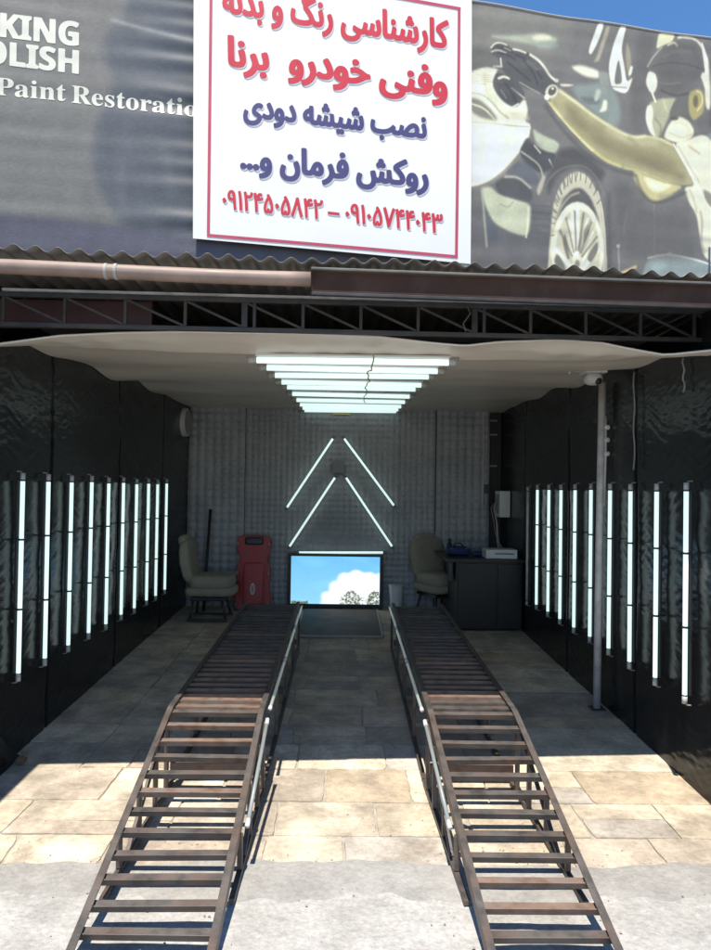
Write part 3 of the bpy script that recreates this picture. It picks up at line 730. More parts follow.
    # gloved hand and watch
    a.shape([(491, 48), (493, 43), (500, 41), (507, 43), (512, 48), (525, 50), (536, 56), (545, 66), (552, 76), (559, 82), (549, 96), (540, 93), (526, 88), (514, 81), (505, 73), (500, 66), (498, 58), (492, 53)], D, 1.4)
    a.line([(491.5, 47), (495, 42.5), (501, 41.5), (507, 44)], 1.5, (220, 220, 212), .9)
    a.line([(492, 51), (498, 49), (506, 52)], 1.5, (200, 200, 194), .9)
    a.line([(514, 48.5), (520, 49.5), (526, 52)], 2, (228, 228, 220), 1)
    a.line([(531, 54), (540, 60), (546, 68), (550, 75), (556, 80)], 2.6, (240, 240, 230), 1.3)
    a.line([(501, 58), (501.5, 66)], 1.8, (228, 228, 220), .9); a.line([(494, 66), (502, 66)], 1.6, (215, 215, 206), .9)
    a.line([(520, 82), (532, 89), (540, 93)], 1.4, (170, 170, 168), 1)
    a.ell(552, 91, 7.5, 6, (215, 215, 206), 1.2, 1, -1.0); a.ell(552.5, 90.5, 5, 3.6, (120, 118, 112), 1, 1, -1.0)
    a.ell(547, 97, 2.6, 3, (238, 238, 228), .8); a.ell(553, 88, 1.3, 1.3, (225, 225, 216), .8); a.ell(557, 80, 2, 2, (205, 205, 198), .8)
    # front of the car
    a.shape([(532, 128), (540, 134), (560, 143), (556, 154), (546, 152), (536, 146)], (190, 198, 186), 2)
    a.shape([(518, 152), (527, 136), (534, 146), (545, 152), (556, 154), (552, 168), (542, 174), (528, 168)], (106, 108, 112), 1.6)
    a.line([(534, 146), (540, 153)], 1.6, (214, 214, 206), .9); a.line([(549, 160), (553, 168)], 1.6, (196, 198, 192), .9)
    a.line([(521, 152), (530, 158), (540, 166), (543, 178)], 1.6, (186, 188, 184), 1.2)
    a.shape([(505, 172), (520, 160), (536, 170), (540, 186), (528, 184), (510, 176)], (124, 128, 138), 2)
    a.shape([(480, 188), (490, 186), (498, 194), (514, 199), (530, 204), (531, 215), (528, 237), (512, 233), (495, 224), (487, 210)], (198, 204, 190), 2)
    a.shape([(494, 184), (505, 176), (520, 180), (532, 190), (532, 203), (512, 198), (499, 194)], (112, 114, 119), 2)
    a.line([(505, 177), (518, 177), (530, 188)], 2, (196, 196, 188), 1.6)
    a.line([(528, 208), (528, 222), (526, 237)], 2, (224, 226, 212), 1.2)
    a.line([(500, 204), (508, 208), (513, 202)], 1, (168, 172, 164), 1)
    a.line([(482, 190), (484, 212), (487, 246)], 2, (178, 182, 176), 1.5)
    a.shape([(486, 215), (494, 226), (500, 240), (488, 240)], (112, 120, 134), 3, .8)
    a.shape([(536, 190), (542, 176), (546, 176), (541, 192), (538, 196)], (190, 190, 182), 1.4)
    for yy in (205, 212, 218, 225, 232): a.line([(532, yy), (552, yy + 2)], 1.4, (112, 112, 118), 1.2, .6)
    # wheel
    a.shape([(551, 222), (553, 204), (559, 186), (568, 175), (577, 171), (586, 175), (594, 186), (600, 205), (604, 232), (606, 290), (546, 290)], (206, 206, 194), 1.4)
    a.shape([(556, 220), (562, 200), (572, 189), (581, 188), (589, 196), (597, 214), (601, 240), (602, 290), (550, 290), (553, 250)], (118, 119, 122), 2)
    a.line([(555, 224), (560, 208), (569, 196), (578, 193)], 2, (176, 176, 168), 1.4)
    for i in range(9):
        q = math.pi * (.98 - i * .06); a.line([(577 + 27 * math.cos(q), 218 - 46 * math.sin(q)), (577 + 21 * math.cos(q + .1), 218 - 36 * math.sin(q + .1))], 1, (140, 140, 138), .8)
    a.line([(597, 192), (602, 210), (605, 240), (606.5, 285)], 1.6, (226, 226, 218), 1)
    a.ell(577, 252, 26, 50, (238, 238, 222), 1.4); a.ell(577.5, 254, 22.5, 45, (205, 206, 194), 1.6)
    for (x0, y0, x1, y1) in ((568, 222, 576, 268), (577, 210, 577, 268), (588, 220, 579, 268), (598, 250, 580, 272), (556, 250, 575, 272), (572, 214, 575, 260), (593, 234, 580, 266)):
        a.line([(x0, y0), (x1, y1)], 4, (250, 250, 236), 1.4)
    for p in ([(583, 232), (588, 222), (589, 232), (583, 246)], [(562, 240), (565, 232), (570, 258), (567, 260)], [(586, 258), (597, 240), (598, 252), (590, 264)], [(553, 262), (557, 252), (566, 268), (564, 274)]):
        a.shape(p, (140, 140, 136), 1.4)
    for i in range(7):
        q = -1.35 + i * .45; a.line([(577 + 4 * math.cos(q), 256 + 8 * math.sin(q)), (577 + 20 * math.cos(q), 256 - 40 * abs(math.cos(q * .5)) * (1 if i % 2 else .6))], 1.2, (176, 176, 166), 1.6, .7)
    a.ell(577, 264, 5, 8, (226, 226, 214), 2); a.ell(577, 264, 2.4, 4, (160, 160, 154), 1.4)
    g3 = random.Random(12)
    for i in range(46):     # soft reflections on the dark paintwork
        x = g3.uniform(482, 700); y = g3.uniform(40, 275) if x < 555 else g3.uniform(190, 275)
        if 548 < x < 610 and y > 165: continue
        L2_ = g3.uniform(8, 34); dy = g3.uniform(-2, 4); c = g3.choice([(118, 119, 124), (146, 148, 150), (124, 128, 136), (154, 156, 154)])
        a.line([(x, y), (x + L2_, y + dy)], g3.uniform(1.5, 5), c, g3.uniform(3, 6), g3.uniform(.2, .5))
    for i in range(18):
        x = g3.uniform(612, 700); y = g3.uniform(190, 250); a.line([(x, y), (x + g3.uniform(-2, 2), y + g3.uniform(15, 40))], g3.uniform(1, 4), g3.choice([(124, 125, 130), (144, 145, 148)]), 4, .35)
    # things near the lower edge
    a.shape([(460, 262), (468, 264), (476, 276), (474, 284), (440, 284), (455, 270)], (236, 236, 228), 1.4)
    a.shape([(379, 262), (387, 264), (378, 278), (371, 278)], (216, 212, 196), 1.2)
    for (x0, w_) in ((392, 6), (401, 9), (414, 5), (434, 4), (441, 7), (451, 5)): a.shape([(x0, 265), (x0 + w_, 266), (x0 + w_ + 1, 277), (x0 - 1, 277)], (232, 232, 226), 1.2)
    a.shape([(640, 290), (644, 266), (650, 257), (672, 254), (698, 259), (716, 266), (716, 295)], (160, 172, 178), 2)
    a.line([(648, 258), (660, 255), (673, 254.5), (698, 260), (715, 266)], 1.8, (224, 230, 230), 1.1)
    a.line([(668, 254), (671, 253)], 2, (235, 228, 206), 1)
    a.shape([(650, 262), (665, 259), (668, 268), (652, 274)], (176, 192, 196), 4, .8)
    a.line([(710, 248), (709, 290)], 2.4, (92, 98, 116), 1.2)
    a.line([(622, 273), (635, 267)], 3, (224, 200, 166), 1.6); a.line([(624, 279), (637, 276)], 2.4, (200, 188, 168), 1.6)
    a.line([(618, 246), (619, 276)], 1.6, (172, 172, 172), 1.2); a.ell(618, 246, 1.8, 1.8, (226, 226, 220), 1); a.line([(626, 212), (623, 235)], 1.8, (165, 165, 165), 1.6)
    a.line([(654, 205), (654, 250)], 1, (160, 160, 160), 1.5)
    # deeper tones and small accents of the photograph
    a.line([(546, 106), (558, 124), (574, 143), (592, 159), (612, 170), (634, 175)], 3, (108, 108, 108), 3, .7)
    a.line([(636, 176), (640, 190), (650, 202), (662, 203), (686, 192)], 2.5, (106, 106, 106), 3, .7)
    a.shape([(655, 60), (664, 49), (680, 43), (694, 45), (701, 56), (702, 70), (694, 84), (676, 92), (662, 88), (658, 74)], (120, 120, 122), 5, .7)
    a.line([(664, 56), (676, 50), (690, 52)], 3, (142, 142, 142), 3, .6); a.line([(662, 90), (676, 96), (688, 93)], 2, (100, 100, 102), 2, .7)
    a.line([(653, 66), (668, 62), (688, 64), (704, 70)], 1.4, (102, 102, 104), 1.2, .6)
    a.line([(660, 82), (670, 84), (680, 82)], 1.2, (150, 148, 142), 1.2, .7)
    a.shape([(707, 60), (720, 50), (720, 130), (708, 126), (712, 100)], (118, 118, 120), 3, .8)
    a.line([(656, 118), (662, 126), (660, 136)], 2, (150, 148, 128), 2, .7); a.line([(670, 132), (682, 138), (692, 134)], 1.2, (196, 192, 172), 1.5, .8)
    a.line([(676, 122), (686, 124), (690, 130)], 1.6, (208, 204, 186), 2, .7)
    for p in ([(497, 46), (506, 47), (513, 52)], [(499, 52), (508, 54), (516, 59)], [(516, 54), (526, 58), (536, 68), (542, 78)], [(508, 62), (518, 70), (530, 80)], [(524, 60), (534, 72), (538, 84)]): a.line(p, 1.5, (88, 88, 92), 1.2, .8)
    a.line([(505, 47), (511, 50)], 1.2, (176, 176, 172), .8); a.line([(528, 60), (537, 69)], 1.6, (150, 150, 150), 1.5, .8)
    a.line([(505, 83), (512, 92), (516, 102)], 2, (86, 86, 90), 1.6, .8); a.line([(501, 90), (506, 98)], 1.2, (160, 160, 156), 1, .8)
    a.line([(472, 93), (482, 94), (492, 102), (500, 113), (508, 118)], 1.6, (170, 172, 164), 1.4, .8)
    for i in range(16):
        y = 50 + i * 2.2; a.line([(470, y), (486 + (i % 5) * 5, y + 1)], .8, (128, 128, 130), .8, .4)
    a.shape([(556, 152), (572, 146), (590, 158), (606, 172), (600, 184), (588, 172), (572, 166), (556, 178), (548, 198), (545, 180)], (104, 104, 108), 4, .8)
    a.line([(545, 186), (551, 176), (562, 168), (576, 165), (588, 168), (598, 180), (604, 196)], 1.2, (158, 158, 156), 1.5, .6)
    a.line([(608, 196), (609, 230), (609, 280)], 5, (104, 104, 108), 5, .7)
    for i in range(13):
        q = math.pi * (1.02 - i * .07); a.line([(577 + 23 * math.cos(q), 232 - 52 * math.sin(q)), (577 + 27 * math.cos(q), 232 - 60 * math.sin(q))], 1.1, (132, 132, 128), .8, .8)
    a.ell(577, 252, 24.5, 48.5, (150, 150, 144), .8, .0)
    for i in range(6):
        q = -2.6 + i * .42; a.line([(577 + 6 * math.cos(q), 262 + 12 * math.sin(q)), (577 + 21 * math.cos(q + .06), 256 + 44 * math.sin(q + .06))], 2.2, (130, 130, 126), 1.4, .75)
    a.shape([(612, 182), (632, 182), (640, 205), (655, 210), (688, 205), (694, 240), (696, 262), (612, 258)], (120, 120, 123), 9, .7)
    # printing grain and faint weave mottling of the vinyl print
    a.C *= (1 + rng.normal(0, .022, len(a.C)))[:, None]
    a.C *= (1 + .018 * wb3(U * 3, Vv * 5) + .014 * wb1(U * 2, Vv))[:, None]
    L_ = a.lin(1.0); L_ = L_ ** 1.3 * .93 * np.array([1.10, 1.02, .85]); return np.minimum(L_, .66)
bn = empty('billboard', (0, 3.75, 2.63), 'large grey printed billboard above the roof edge showing a man polishing a car', 'billboard')
bl = Vector(bn.location)
def bfnl(u, v): return bfn(u, v) - np.array(bl)
grid_obj('printed_sheet', 1150, 360, bfnl, M['banner'], bn, color=bcol)
fr = MB()
for vv in (2.66, 3.3, 3.95): fr.bar(BO + BU * u0b - BN * .05 + Vector((0, 0, vv)) - bl, BO + BU * u1b - BN * .05 + Vector((0, 0, vv)) - bl, .03, .03, .002)
for i in range(8):
    u = u0b + .05 + i * (u1b - u0b - .1) / 7; fr.bar(BO + BU * u - BN * .08 + Vector((0, 0, 2.58)) - bl, BO + BU * u - BN * .08 + Vector((0, 0, float(vtop(u)) - .04)) - bl, .03, .03, .002, (0, 1, 0))
fr.build('frame', M['steel'], bn)
def edge_top():
    return [Vector(BO + BU * u - BN * (-float(bdisp(np.array([u]), np.array([vtop(u)]))[0])) + Vector((0, 0, float(vtop(u))))) - bl for u in np.linspace(u0b, u1b, 90)]
MB().tube(edge_top(), .006, 6).build('hem', M['edge'], bn, smooth=True)

# ------------------------------------------------------------------ lettering
ARB = {'ا': (0xFE8D, 0xFE8E, 0, 0), 'ب': (0xFE8F, 0xFE90, 0xFE91, 0xFE92), 'د': (0xFEA9, 0xFEAA, 0, 0), 'ر': (0xFEAD, 0xFEAE, 0, 0),
       'س': (0xFEB1, 0xFEB2, 0xFEB3, 0xFEB4), 'ش': (0xFEB5, 0xFEB6, 0xFEB7, 0xFEB8), 'ص': (0xFEB9, 0xFEBA, 0xFEBB, 0xFEBC), 'ف': (0xFED1, 0xFED2, 0xFED3, 0xFED4),
       'ک': (0xFB8E, 0xFB8F, 0xFB90, 0xFB91), 'گ': (0xFB92, 0xFB93, 0xFB94, 0xFB95), 'م': (0xFEE1, 0xFEE2, 0xFEE3, 0xFEE4), 'ن': (0xFEE5, 0xFEE6, 0xFEE7, 0xFEE8),
       'ه': (0xFEE9, 0xFEEA, 0xFEEB, 0xFEEC), 'و': (0xFEED, 0xFEEE, 0, 0), 'ی': (0xFBFC, 0xFBFD, 0xFBFE, 0xFBFF), 'خ': (0xFEA5, 0xFEA6, 0xFEA7, 0xFEA8)}
def shape_text(s):
    out = []
    for i, c in enumerate(s):
        if c not in ARB: out.append(c); continue
        p = i > 0 and s[i - 1] in ARB and ARB[s[i - 1]][2]; n = i < len(s) - 1 and s[i + 1] in ARB and ARB[c][2]
        out.append(chr(ARB[c][3] if p and n else ARB[c][1] if p else ARB[c][2] if n else ARB[c][0]))
    return ''.join(reversed(out))
def outlines(body):
    cu = bpy.data.curves.new('t', 'FONT'); cu.body = body; cu.fill_mode = 'NONE'; cu.resolution_u = 5
    ob = bpy.data.objects.new('t', cu); COL.objects.link(ob); bpy.context.view_layer.update()
    me = ob.evaluated_get(bpy.context.evaluated_depsgraph_get()).to_mesh()
    v = np.array([x.co[:2] for x in me.vertices]); e = np.array([x.vertices[:] for x in me.edges])
    # follow loops so that every edge keeps the curve's direction
    adj = {}
    for a, b in e: adj.setdefault(a, []).append(b); adj.setdefault(b, []).append(a)
    segs = []; seen = set()
    for st in range(len(v)):
        if st in seen or st not in adj: continue
        nxt = st + 1 if st + 1 in adj[st] else adj[st][0]; prev = st; cur = nxt; seen.add(st); segs.append((st, cur))
        while cur != st and cur not in seen:
            seen.add(cur); q = [k for k in adj[cur] if k != prev]
            if not q: break
            prev, cur = cur, q[0]; segs.append((prev, cur))
    ob.evaluated_get(bpy.context.evaluated_depsgraph_get()).to_mesh_clear()
    bpy.data.objects.remove(ob); bpy.data.curves.remove(cu)
    return v, np.array(segs)
def field(v, segs, fat, step, fatx=None):
    kx = 1.0 if fatx is None else fat / fatx           # fatter across than along
    x0, y0 = v.min(0) - fat * 1.6 - step * 2; x1, y1 = v.max(0) + fat * 1.6 + step * 2
    xs = np.arange(x0, x1, step); ys = np.arange(y0, y1, step); X, Y = np.meshgrid(xs, ys); d = np.full(X.shape, 9.0); w = np.zeros(X.shape, int)
    for a, b in segs:
        ax, ay = v[a]; bx, by = v[b]; m = fat * 2 + step * 3
        i0 = np.searchsorted(xs, min(ax, bx) - m); i1 = np.searchsorted(xs, max(ax, bx) + m); j0 = np.searchsorted(ys, min(ay, by) - m); j1 = np.searchsorted(ys, max(ay, by) + m)
        xx = X[j0:j1, i0:i1] * kx; yy = Y[j0:j1, i0:i1]; ex, ey = (bx - ax) * kx, by - ay
        t = np.clip(((xx - ax * kx) * ex + (yy - ay) * ey) / (ex * ex + ey * ey + 1e-12), 0, 1)
        d[j0:j1, i0:i1] = np.minimum(d[j0:j1, i0:i1], np.hypot(xx - ax * kx - t * ex, yy - ay - t * ey))
        if ay != by:
            j0 = np.searchsorted(ys, min(ay, by)); j1 = np.searchsorted(ys, max(ay, by)); rows = ys[j0:j1]
            if len(rows):
                xc = ax + (bx - ax) * (rows - ay) / (by - ay); w[j0:j1] += (X[j0:j1] < xc[:, None]) * (1 if by > ay else -1)
    return xs, ys, np.where(w != 0, d, -d) + fat
def march(xs, ys, f):
    V = []; F = []; vid = {}
    def vert(k, x, y):
        if k not in vid: vid[k] = len(V); V.append((x, y))
        return vid[k]
    ny, nx = f.shape; pos = f > 0
    for j in range(ny - 1):
        act = np.nonzero(pos[j, :-1] | pos[j, 1:] | pos[j + 1, :-1] | pos[j + 1, 1:])[0]
        for i in act:
            cs = [(i, j), (i + 1, j), (i + 1, j + 1), (i, j + 1)]; poly = []
            for q in range(4):
                a = cs[q]; b = cs[(q + 1) % 4]; fa_, fb_ = f[a[1], a[0]], f[b[1], b[0]]
                if fa_ > 0: poly.append(vert(a, xs[a[0]], ys[a[1]]))
                if (fa_ > 0) != (fb_ > 0):
                    t = fa_ / (fa_ - fb_); k = (min(a, b), max(a, b)); poly.append(vert(k, xs[a[0]] + (xs[b[0]] - xs[a[0]]) * t, ys[a[1]] + (ys[b[1]] - ys[a[1]]) * t))
            if len(poly) > 2: F.append(tuple(poly))
    return np.array(V), F
SO = .055                       # the white sign hangs this far in front of the banner
wsg = Waves(6, (.8, 2.4), (.8, 2), 41)
def place(u, v, off, disp):
    d = off + (0.009 * wsg(u, v) if disp == 'sign' else bdisp(u, v))
    return np.stack([BU.x * u + BN.x * d, BO.y + BU.y * u + BN.y * d, v], 1)
def lettering(name, body, bl_, br_, size, m, parent, fat, surf='sign', off=.0025, step=.022, dx=0, dy=0, fatx=None, prebuilt=None, lean=.015):
    v, segs = outlines(body) if prebuilt is None else prebuilt
    xs, ys, f = field(v, segs, fat, step, fatx); P, F = march(xs, ys, f)
    x0, x1 = P[:, 0].min(), P[:, 0].max(); t = (P[:, 0] - x0) / (x1 - x0)
    px = bl_[0] + (br_[0] - bl_[0]) * t + P[:, 1] * size * lean + dx; py = bl_[1] + (br_[1] - bl_[1]) * t - P[:, 1] * size + dy
    base = SO if surf == 'sign' else 0.0
    uv = np.array([b_uv(a, b, base) for a, b in zip(px, py)])
    W = place(uv[:, 0], uv[:, 1], base + off, surf) - np.array(parent.location)
    me = bpy.data.meshes.new(name); me.from_pydata(W.tolist(), [], F); me.materials.append(m)
    o = bpy.data.objects.new(name, me); COL.objects.link(o); o.parent = parent
    return (v, segs)
# English words on the billboard
lettering('lettering', '𝗞𝗜𝗡𝗚', (0, 36.5), (79, 46), 33, M['cream'], bn, .014, 'banner', .0014, .03, fatx=.03)
lettering('lettering', '𝗣𝗢𝗟𝗜𝗦𝗛', (-36, 60), (79, 74), 32, M['cream'], bn, .014, 'banner', .0014, .03, fatx=.03)
lettering('lettering', '𝐏𝐚𝐢𝐧𝐭', (-4, 95), (66, 101.5), 25, M['cream'], bn, .004, 'banner', .0014, .022)
lettering('lettering', '𝐑𝐞𝐬𝐭𝐨𝐫𝐚𝐭𝐢𝐨𝐧', (72, 103), (213, 119), 25, M['cream'], bn, .004, 'banner', .0014, .022)

# ------------------------------------------------------------------ white hanging sign
c0 = b_uv(193, 238, SO); c1 = b_uv(470.5, 264, SO); c2 = b_uv(472, -24, SO); c3 = b_uv(194, -62, SO)
sg = empty('white_sign', (float(c0[0]), 3.6, c0[1]), 'white shop sign with red and blue lettering hung over the grey billboard', 'sign')
sl_ = np.array(sg.location)
def sfn(u, v):
    a = np.array(c0)[None] * ((1 - u) * (1 - v))[:, None] + np.array(c1)[None] * (u * (1 - v))[:, None] + np.array(c2)[None] * (u * v)[:, None] + np.array(c3)[None] * ((1 - u) * v)[:, None]
    return place(a[:, 0], a[:, 1], SO, 'sign') - sl_
o = grid_obj('panel', 60, 60, sfn, M['signw'], sg); o.data.polygons.foreach_set('use_smooth', [False] * len(o.data.polygons)); md = o.modifiers.new('thick', 'SOLIDIFY'); md.thickness = .004; md.offset = 1 if False else -1
def strip(p, q, w):
    n = 40; pts = []
    for i in range(n + 1):
        t = i / n; x = p[0] + (q[0] - p[0]) * t; y = p[1] + (q[1] - p[1]) * t; dx, dy = q[0] - p[0], q[1] - p[1]; L = math.hypot(dx, dy); nx, ny = -dy / L * w / 2, dx / L * w / 2
        pts.append((x + nx, y + ny)); pts.append((x - nx, y - ny))
    uv = np.array([b_uv(a, b, SO) for a, b in pts]); W = place(uv[:, 0], uv[:, 1], SO + .0025, 'sign') - sl_
    return W.tolist(), [(2 * i, 2 * i + 1, 2 * i + 3, 2 * i + 2) for i in range(n)]
bd = MB()
for p, q in (((207, 235), (457.5, 257)), ((456, 255.6), (459, 10.5)), ((460.5, 9), (210, -31)), ((211.3, -29.3), (208.4, 233.4))): bd.add(*strip(p, q, 2.9))
bd.build('border', M['sborder'], sg)
L1 = shape_text('کارشناسی رنگ و بدنه'); L2 = shape_text('وفنی خودرو  برنا'); L3 = shape_text('نصب شیشه دودی'); L4 = shape_text('روکش فرمان و...')
for body, a, b, size, m_, fat, fx2 in (
        (L1, (222, 13), (448, 49), 38, 'sred', .031, .048), (L2, (227, 66), (447, 98), 40, 'sred', .031, .054),
        (L3, (243, 117), (426, 139), 32, 'sblue', .034, .05), (L4, (240, 168), (428, 188), 34, 'sblue', .034, .052),
        ('۰۹۱۲۴۵۰۵۸۴۲ – ۰۹۱۰۵۷۴۴۰۴۳', (222, 208), (442, 233.5), 27, 'sred', .016, .03)):
    pre = lettering('lettering', body, a, b, size, M[m_], sg, fat, fatx=fx2, off=.0032)
    lettering('letter_shade', body, a, b, size, M['sshade'], sg, fat, fatx=fx2, off=.0022, dx=1.2, dy=1.3, prebuilt=pre, step=.04)

# ------------------------------------------------------------------ screen at the rear
ty = YB - .12
A = at(287, 607, (0, ty, 0), (0, 1, 0)); B = at(383.5, 554.5, (0, ty, 0), (0, 1, 0)); cx = (A.x + B.x) / 2; w = B.x - A.x; h = B.z - A.z
tv = empty('television', (cx, ty, A.z), 'wide black framed screen showing blue sky, white cloud and treetops between the ramps', 'television')
def scr(u, v): return np.stack([(u - .5) * (w - .085), np.full_like(u, -.012), .045 + v * (h - .075)], 1)
def scol(u, v):
    a = Art(u, v, (120, 196, 240), lambda x, y: (x / 90.0, y / 50.0), 1 / 90.0)
    t = np.clip(1 - v, 0, 1)[:, None]; a.C = np.array((112, 190, 240)) * (1 - t) + np.array((150, 214, 248)) * t
    wisp = Waves(10, (3, 12), (8, 20), 50)(u, v); a.C += (np.clip(wisp, 0, 2) * 9)[:, None]
    Wt = (254, 255, 255)
    a.shape([(28, -3), (33, 6), (38, 12), (42, 20), (48, 27), (56, 32), (66, 35), (76, 33), (84, 31), (92, 34), (92, -5)], Wt, 3)
    for x, y, r in ((45, 18, 6), (54, 27, 6), (66, 30, 6), (80, 28, 6), (36, 8, 5)): a.ell(x, y, r, r, Wt, 3)
    g2 = random.Random(4)
    for i in range(520):
        x = g2.choice([g2.uniform(50, 90), g2.uniform(55, 70), g2.uniform(78, 91), g2.uniform(0, 18)])
        top = 6 + 7 * math.exp(-((x - 61) / 6) ** 2) + 6 * math.exp(-((x - 86) / 7) ** 2) + (2 if x > 48 else -3.5)
        y = g2.uniform(-1, max(.5, top)); c = g2.choice([(72, 88, 70), (98, 112, 88), (120, 130, 108), (140, 146, 128), (60, 74, 62)])
        a.ell(x, y, g2.uniform(.3, 1.1), g2.uniform(.3, .9), c, .3, .8, g2.uniform(0, 3), n=7)
    return a.lin(1.0)
grid_obj('picture', 190, 105, scr, M['screen'], tv, color=scol)
MB().box((0, .02, h / 2), (w, .055, h), .004).build('casing', M['black_plastic'], tv)
bz = MB()
bz.box((0, -.014, .0225), (w, .022, .045), .002).box((0, -.014, h - .015), (w, .022, .03), .002)
bz.box((-w / 2 + .02, -.0142, h / 2), (.04, .0222, h - .076), .002).box((w / 2 - .02, -.0142, h / 2), (.04, .0222, h - .076), .002)
bz.build('bezel', M['black_plastic'], tv)

# ------------------------------------------------------------------ chairs
def chair(loc, rz, label):
    t = empty('padded_chair', loc, label, 'chair', 'pale padded chairs at the rear')
    t.scale = (.92, .92, .93)
    t.rotation_euler = (0, 0, rz)          # local +x is where the sitter looks
    MB().cushion((.06, 0, .45), (.52, .50, .17), 4.5).build('seat', M['beige'], t, smooth=True)
    MB().cushion((.05, 0, .34), (.60, .54, .12), 4.5).build('seat_skirt', M['beige'], t, smooth=True)
    rot = Matrix.Rotation(R(-9), 3, 'Y')
    MB().cushion((-.235, 0, .68), (.15, .50, .52), 4.0, rot=rot, bend=.03).build('backrest', M['beige'], t, smooth=True)
    MB().cushion((-.285, 0, .92), (.12, .32, .15), 3.2, rot=rot).build('headrest', M['beige'], t, smooth=True)
    MB().box((.04, 0, .255), (.42, .40, .04), .008).build('seat_base', M['black_plastic'], t)
    for x, y in ((-.17, -.2), (-.17, .2), (.25, -.2), (.25, .2)):
        MB().tube([(x * .8, y * .8, .25), (x, y, .02)], .016, 10).build('leg', M['steel'], t, smooth=True)
        # foot
    fo = MB()
    fo.bar((-.2, -.2, .015), (.28, -.2, .015), .035, .03, .006).bar((-.2, .2, .015), (.28, .2, .015), .035, .03, .006)
    fo.build('runner', M['steel'], t)
    return t
chair((-1.50, 7.8, fz(7.8)), 0, 'pale beige padded chair by the left wall, side on, beside the red creeper board')
chair((1.10, 8.2, fz(8.2)), R(-62), 'pale beige padded chair half hidden behind the black desk')
# dark stick leaning on the wall
tag(MB().tube([(0, 0, 0), (.005, .28, 1.17)], .017, 10).build('stick', M['black_plastic'], smooth=True, loc=(-1.615, 8.17, fz(8.2))), 'thin black stick leaning on the quilted wall behind the left chair', 'stick')

# ------------------------------------------------------------------ red creeper board standing upright
cr = empty('creeper_board', (-1.06, 8.24, fz(8.24) + .01), 'red plastic mechanic creeper board standing upright against the quilted wall', 'creeper board')
cr.rotation_euler = (R(-7), 0, 0)
prof = [(.19, .0), (.215, .03), (.215, .2), (.19, .26), (.19, .34), (.205, .38), (.205, .48), (.17, .55), (.165, .62), (.20, .68), (.205, .80), (.19, .85), (.13, .865)]
def slab(prof, y0, y1, inset=0.0):
    P = [(x - inset, z) for x, z in prof] + [(-x + inset, z) for x, z in reversed(prof)]; n = len(P)
    vs = [(x, y0, z) for x, z in P] + [(x, y1, z) for x, z in P]
    return vs, [tuple(range(n)), tuple(range(2 * n - 1, n - 1, -1))] + [(i, (i + 1) % n, n + (i + 1) % n, n + i) for i in range(n)]
o = MB().add(*slab(prof, -.02, .02)).build('board', M['red'], cr); b_ = o.modifiers.new('b', 'BEVEL'); b_.width = .008; b_.segments = 2
MB().cushion((0, -.03, .30), (.24, .02, .50), 6).build('raised_panel', M['red'], cr, smooth=True)
for x in (-.14, .14): MB().box((x, -.026, .32), (.018, .014, .5), .004).build('rib', M['red'], cr)
MB().cushion((0, -.035, .80), (.22, .05, .09), 5).build('head_pad', M['black_plastic'], cr, smooth=True)
lg = MB(); pts = []
for rr_, z in ((.026, 0), (.016, 0)): pass
n = 24
lg.add([(.028 * math.cos(2 * math.pi * i / n), -.0415, .24 + .068 * math.sin(2 * math.pi * i / n)) for i in range(n)] + [(.016 * math.cos(2 * math.pi * i / n), -.0415, .24 + .05 * math.sin(2 * math.pi * i / n)) for i in range(n)], [(i, (i + 1) % n, n + (i + 1) % n, n + i) for i in range(n)])
lg.box((0, -.0415, .24), (.006, .002, .08)); lg.build('emblem', M['white_plastic'], cr)
for x, z in ((-.185, .06), (.185, .06), (-.185, .42), (.185, .42), (-.185, .76), (.185, .76)):
    w_ = MB().tube([(x - .011, -.052, z), (x + .011, -.052, z)], .026, 16).build('caster', M['grey_plastic'], cr, smooth=False)
    MB().box((x, -.032, z), (.034, .024, .03), .003).build('bracket', M['red'], w_)

# ------------------------------------------------------------------ desk and the things on it
dk = empty('desk', (1.50, 7.8, fz(7.8)), 'black laminate desk against the right wall at the rear', 'desk')
zb_ = -.012
MB().box((.0, .0, .725), (.84, .98, .035), .004).build('desk_top', M['black_board'], dk)
MB().box((.03, .0, .355), (.70, .90, .70), .003).build('cabinet', M['black_board'], dk)
for x, ww in ((-.10, .40), (.24, .24)):
    d_ = MB().box((x, -.459, .36), (ww, .016, .66), .002).build('door', M['black_board'], dk)
    MB().tube([(x + (ww / 2 - .04) * (1 if x < 0 else -1), -.478, .50), (x + (ww / 2 - .04) * (1 if x < 0 else -1), -.466, .50)], .012, 10).build('knob', M['black_plastic'], d_)
MB().box((-.36, -.30, .60), (.03, .2, .2), .004).build('side_handle', M['black_plastic'], dk)
zd = fz(7.8) + .7425
o = empty('player_box', (1.66, 7.47, zd), 'flat white box with a dark slot on the right end of the desk', 'box')
MB().box((0, 0, .05), (.33, .24, .095), .006).build('case', M['white_plastic'], o)
MB().box((.03, -.1195, .055), (.2, .004, .012)).build('slot', M['black_plastic'], o)
for x in (-.12, .12): MB().box((x, 0, .0025), (.03, .18, .005)).build('foot', M['black_plastic'], o)
o = empty('blue_bag', (1.26, 7.72, zd), 'blue zipped bag slumped on the left end of the desk', 'bag')
MB().cushion((0, 0, .05), (.26, .2, .10), 3.4).build('body', M['blue'], o, smooth=True)
MB().tube([(-.06, -.03, .095), (-.04, -.03, .13), (.02, -.03, .135), (.05, -.03, .097)], .008, 8).build('handle', M['black_plastic'], o, smooth=True)
MB().tube([(-.1, -.085, .078), (.1, -.085, .082)], .004, 6).build('zip', M['grey_plastic'], o)
o = MB().cushion((0, 0, .028), (.15, .12, .056), 2.6).cushion((.06, -.03, .02), (.10, .07, .04), 2.4).build('blue_cloth', M['blue'], smooth=True, loc=(1.46, 7.62, zd))
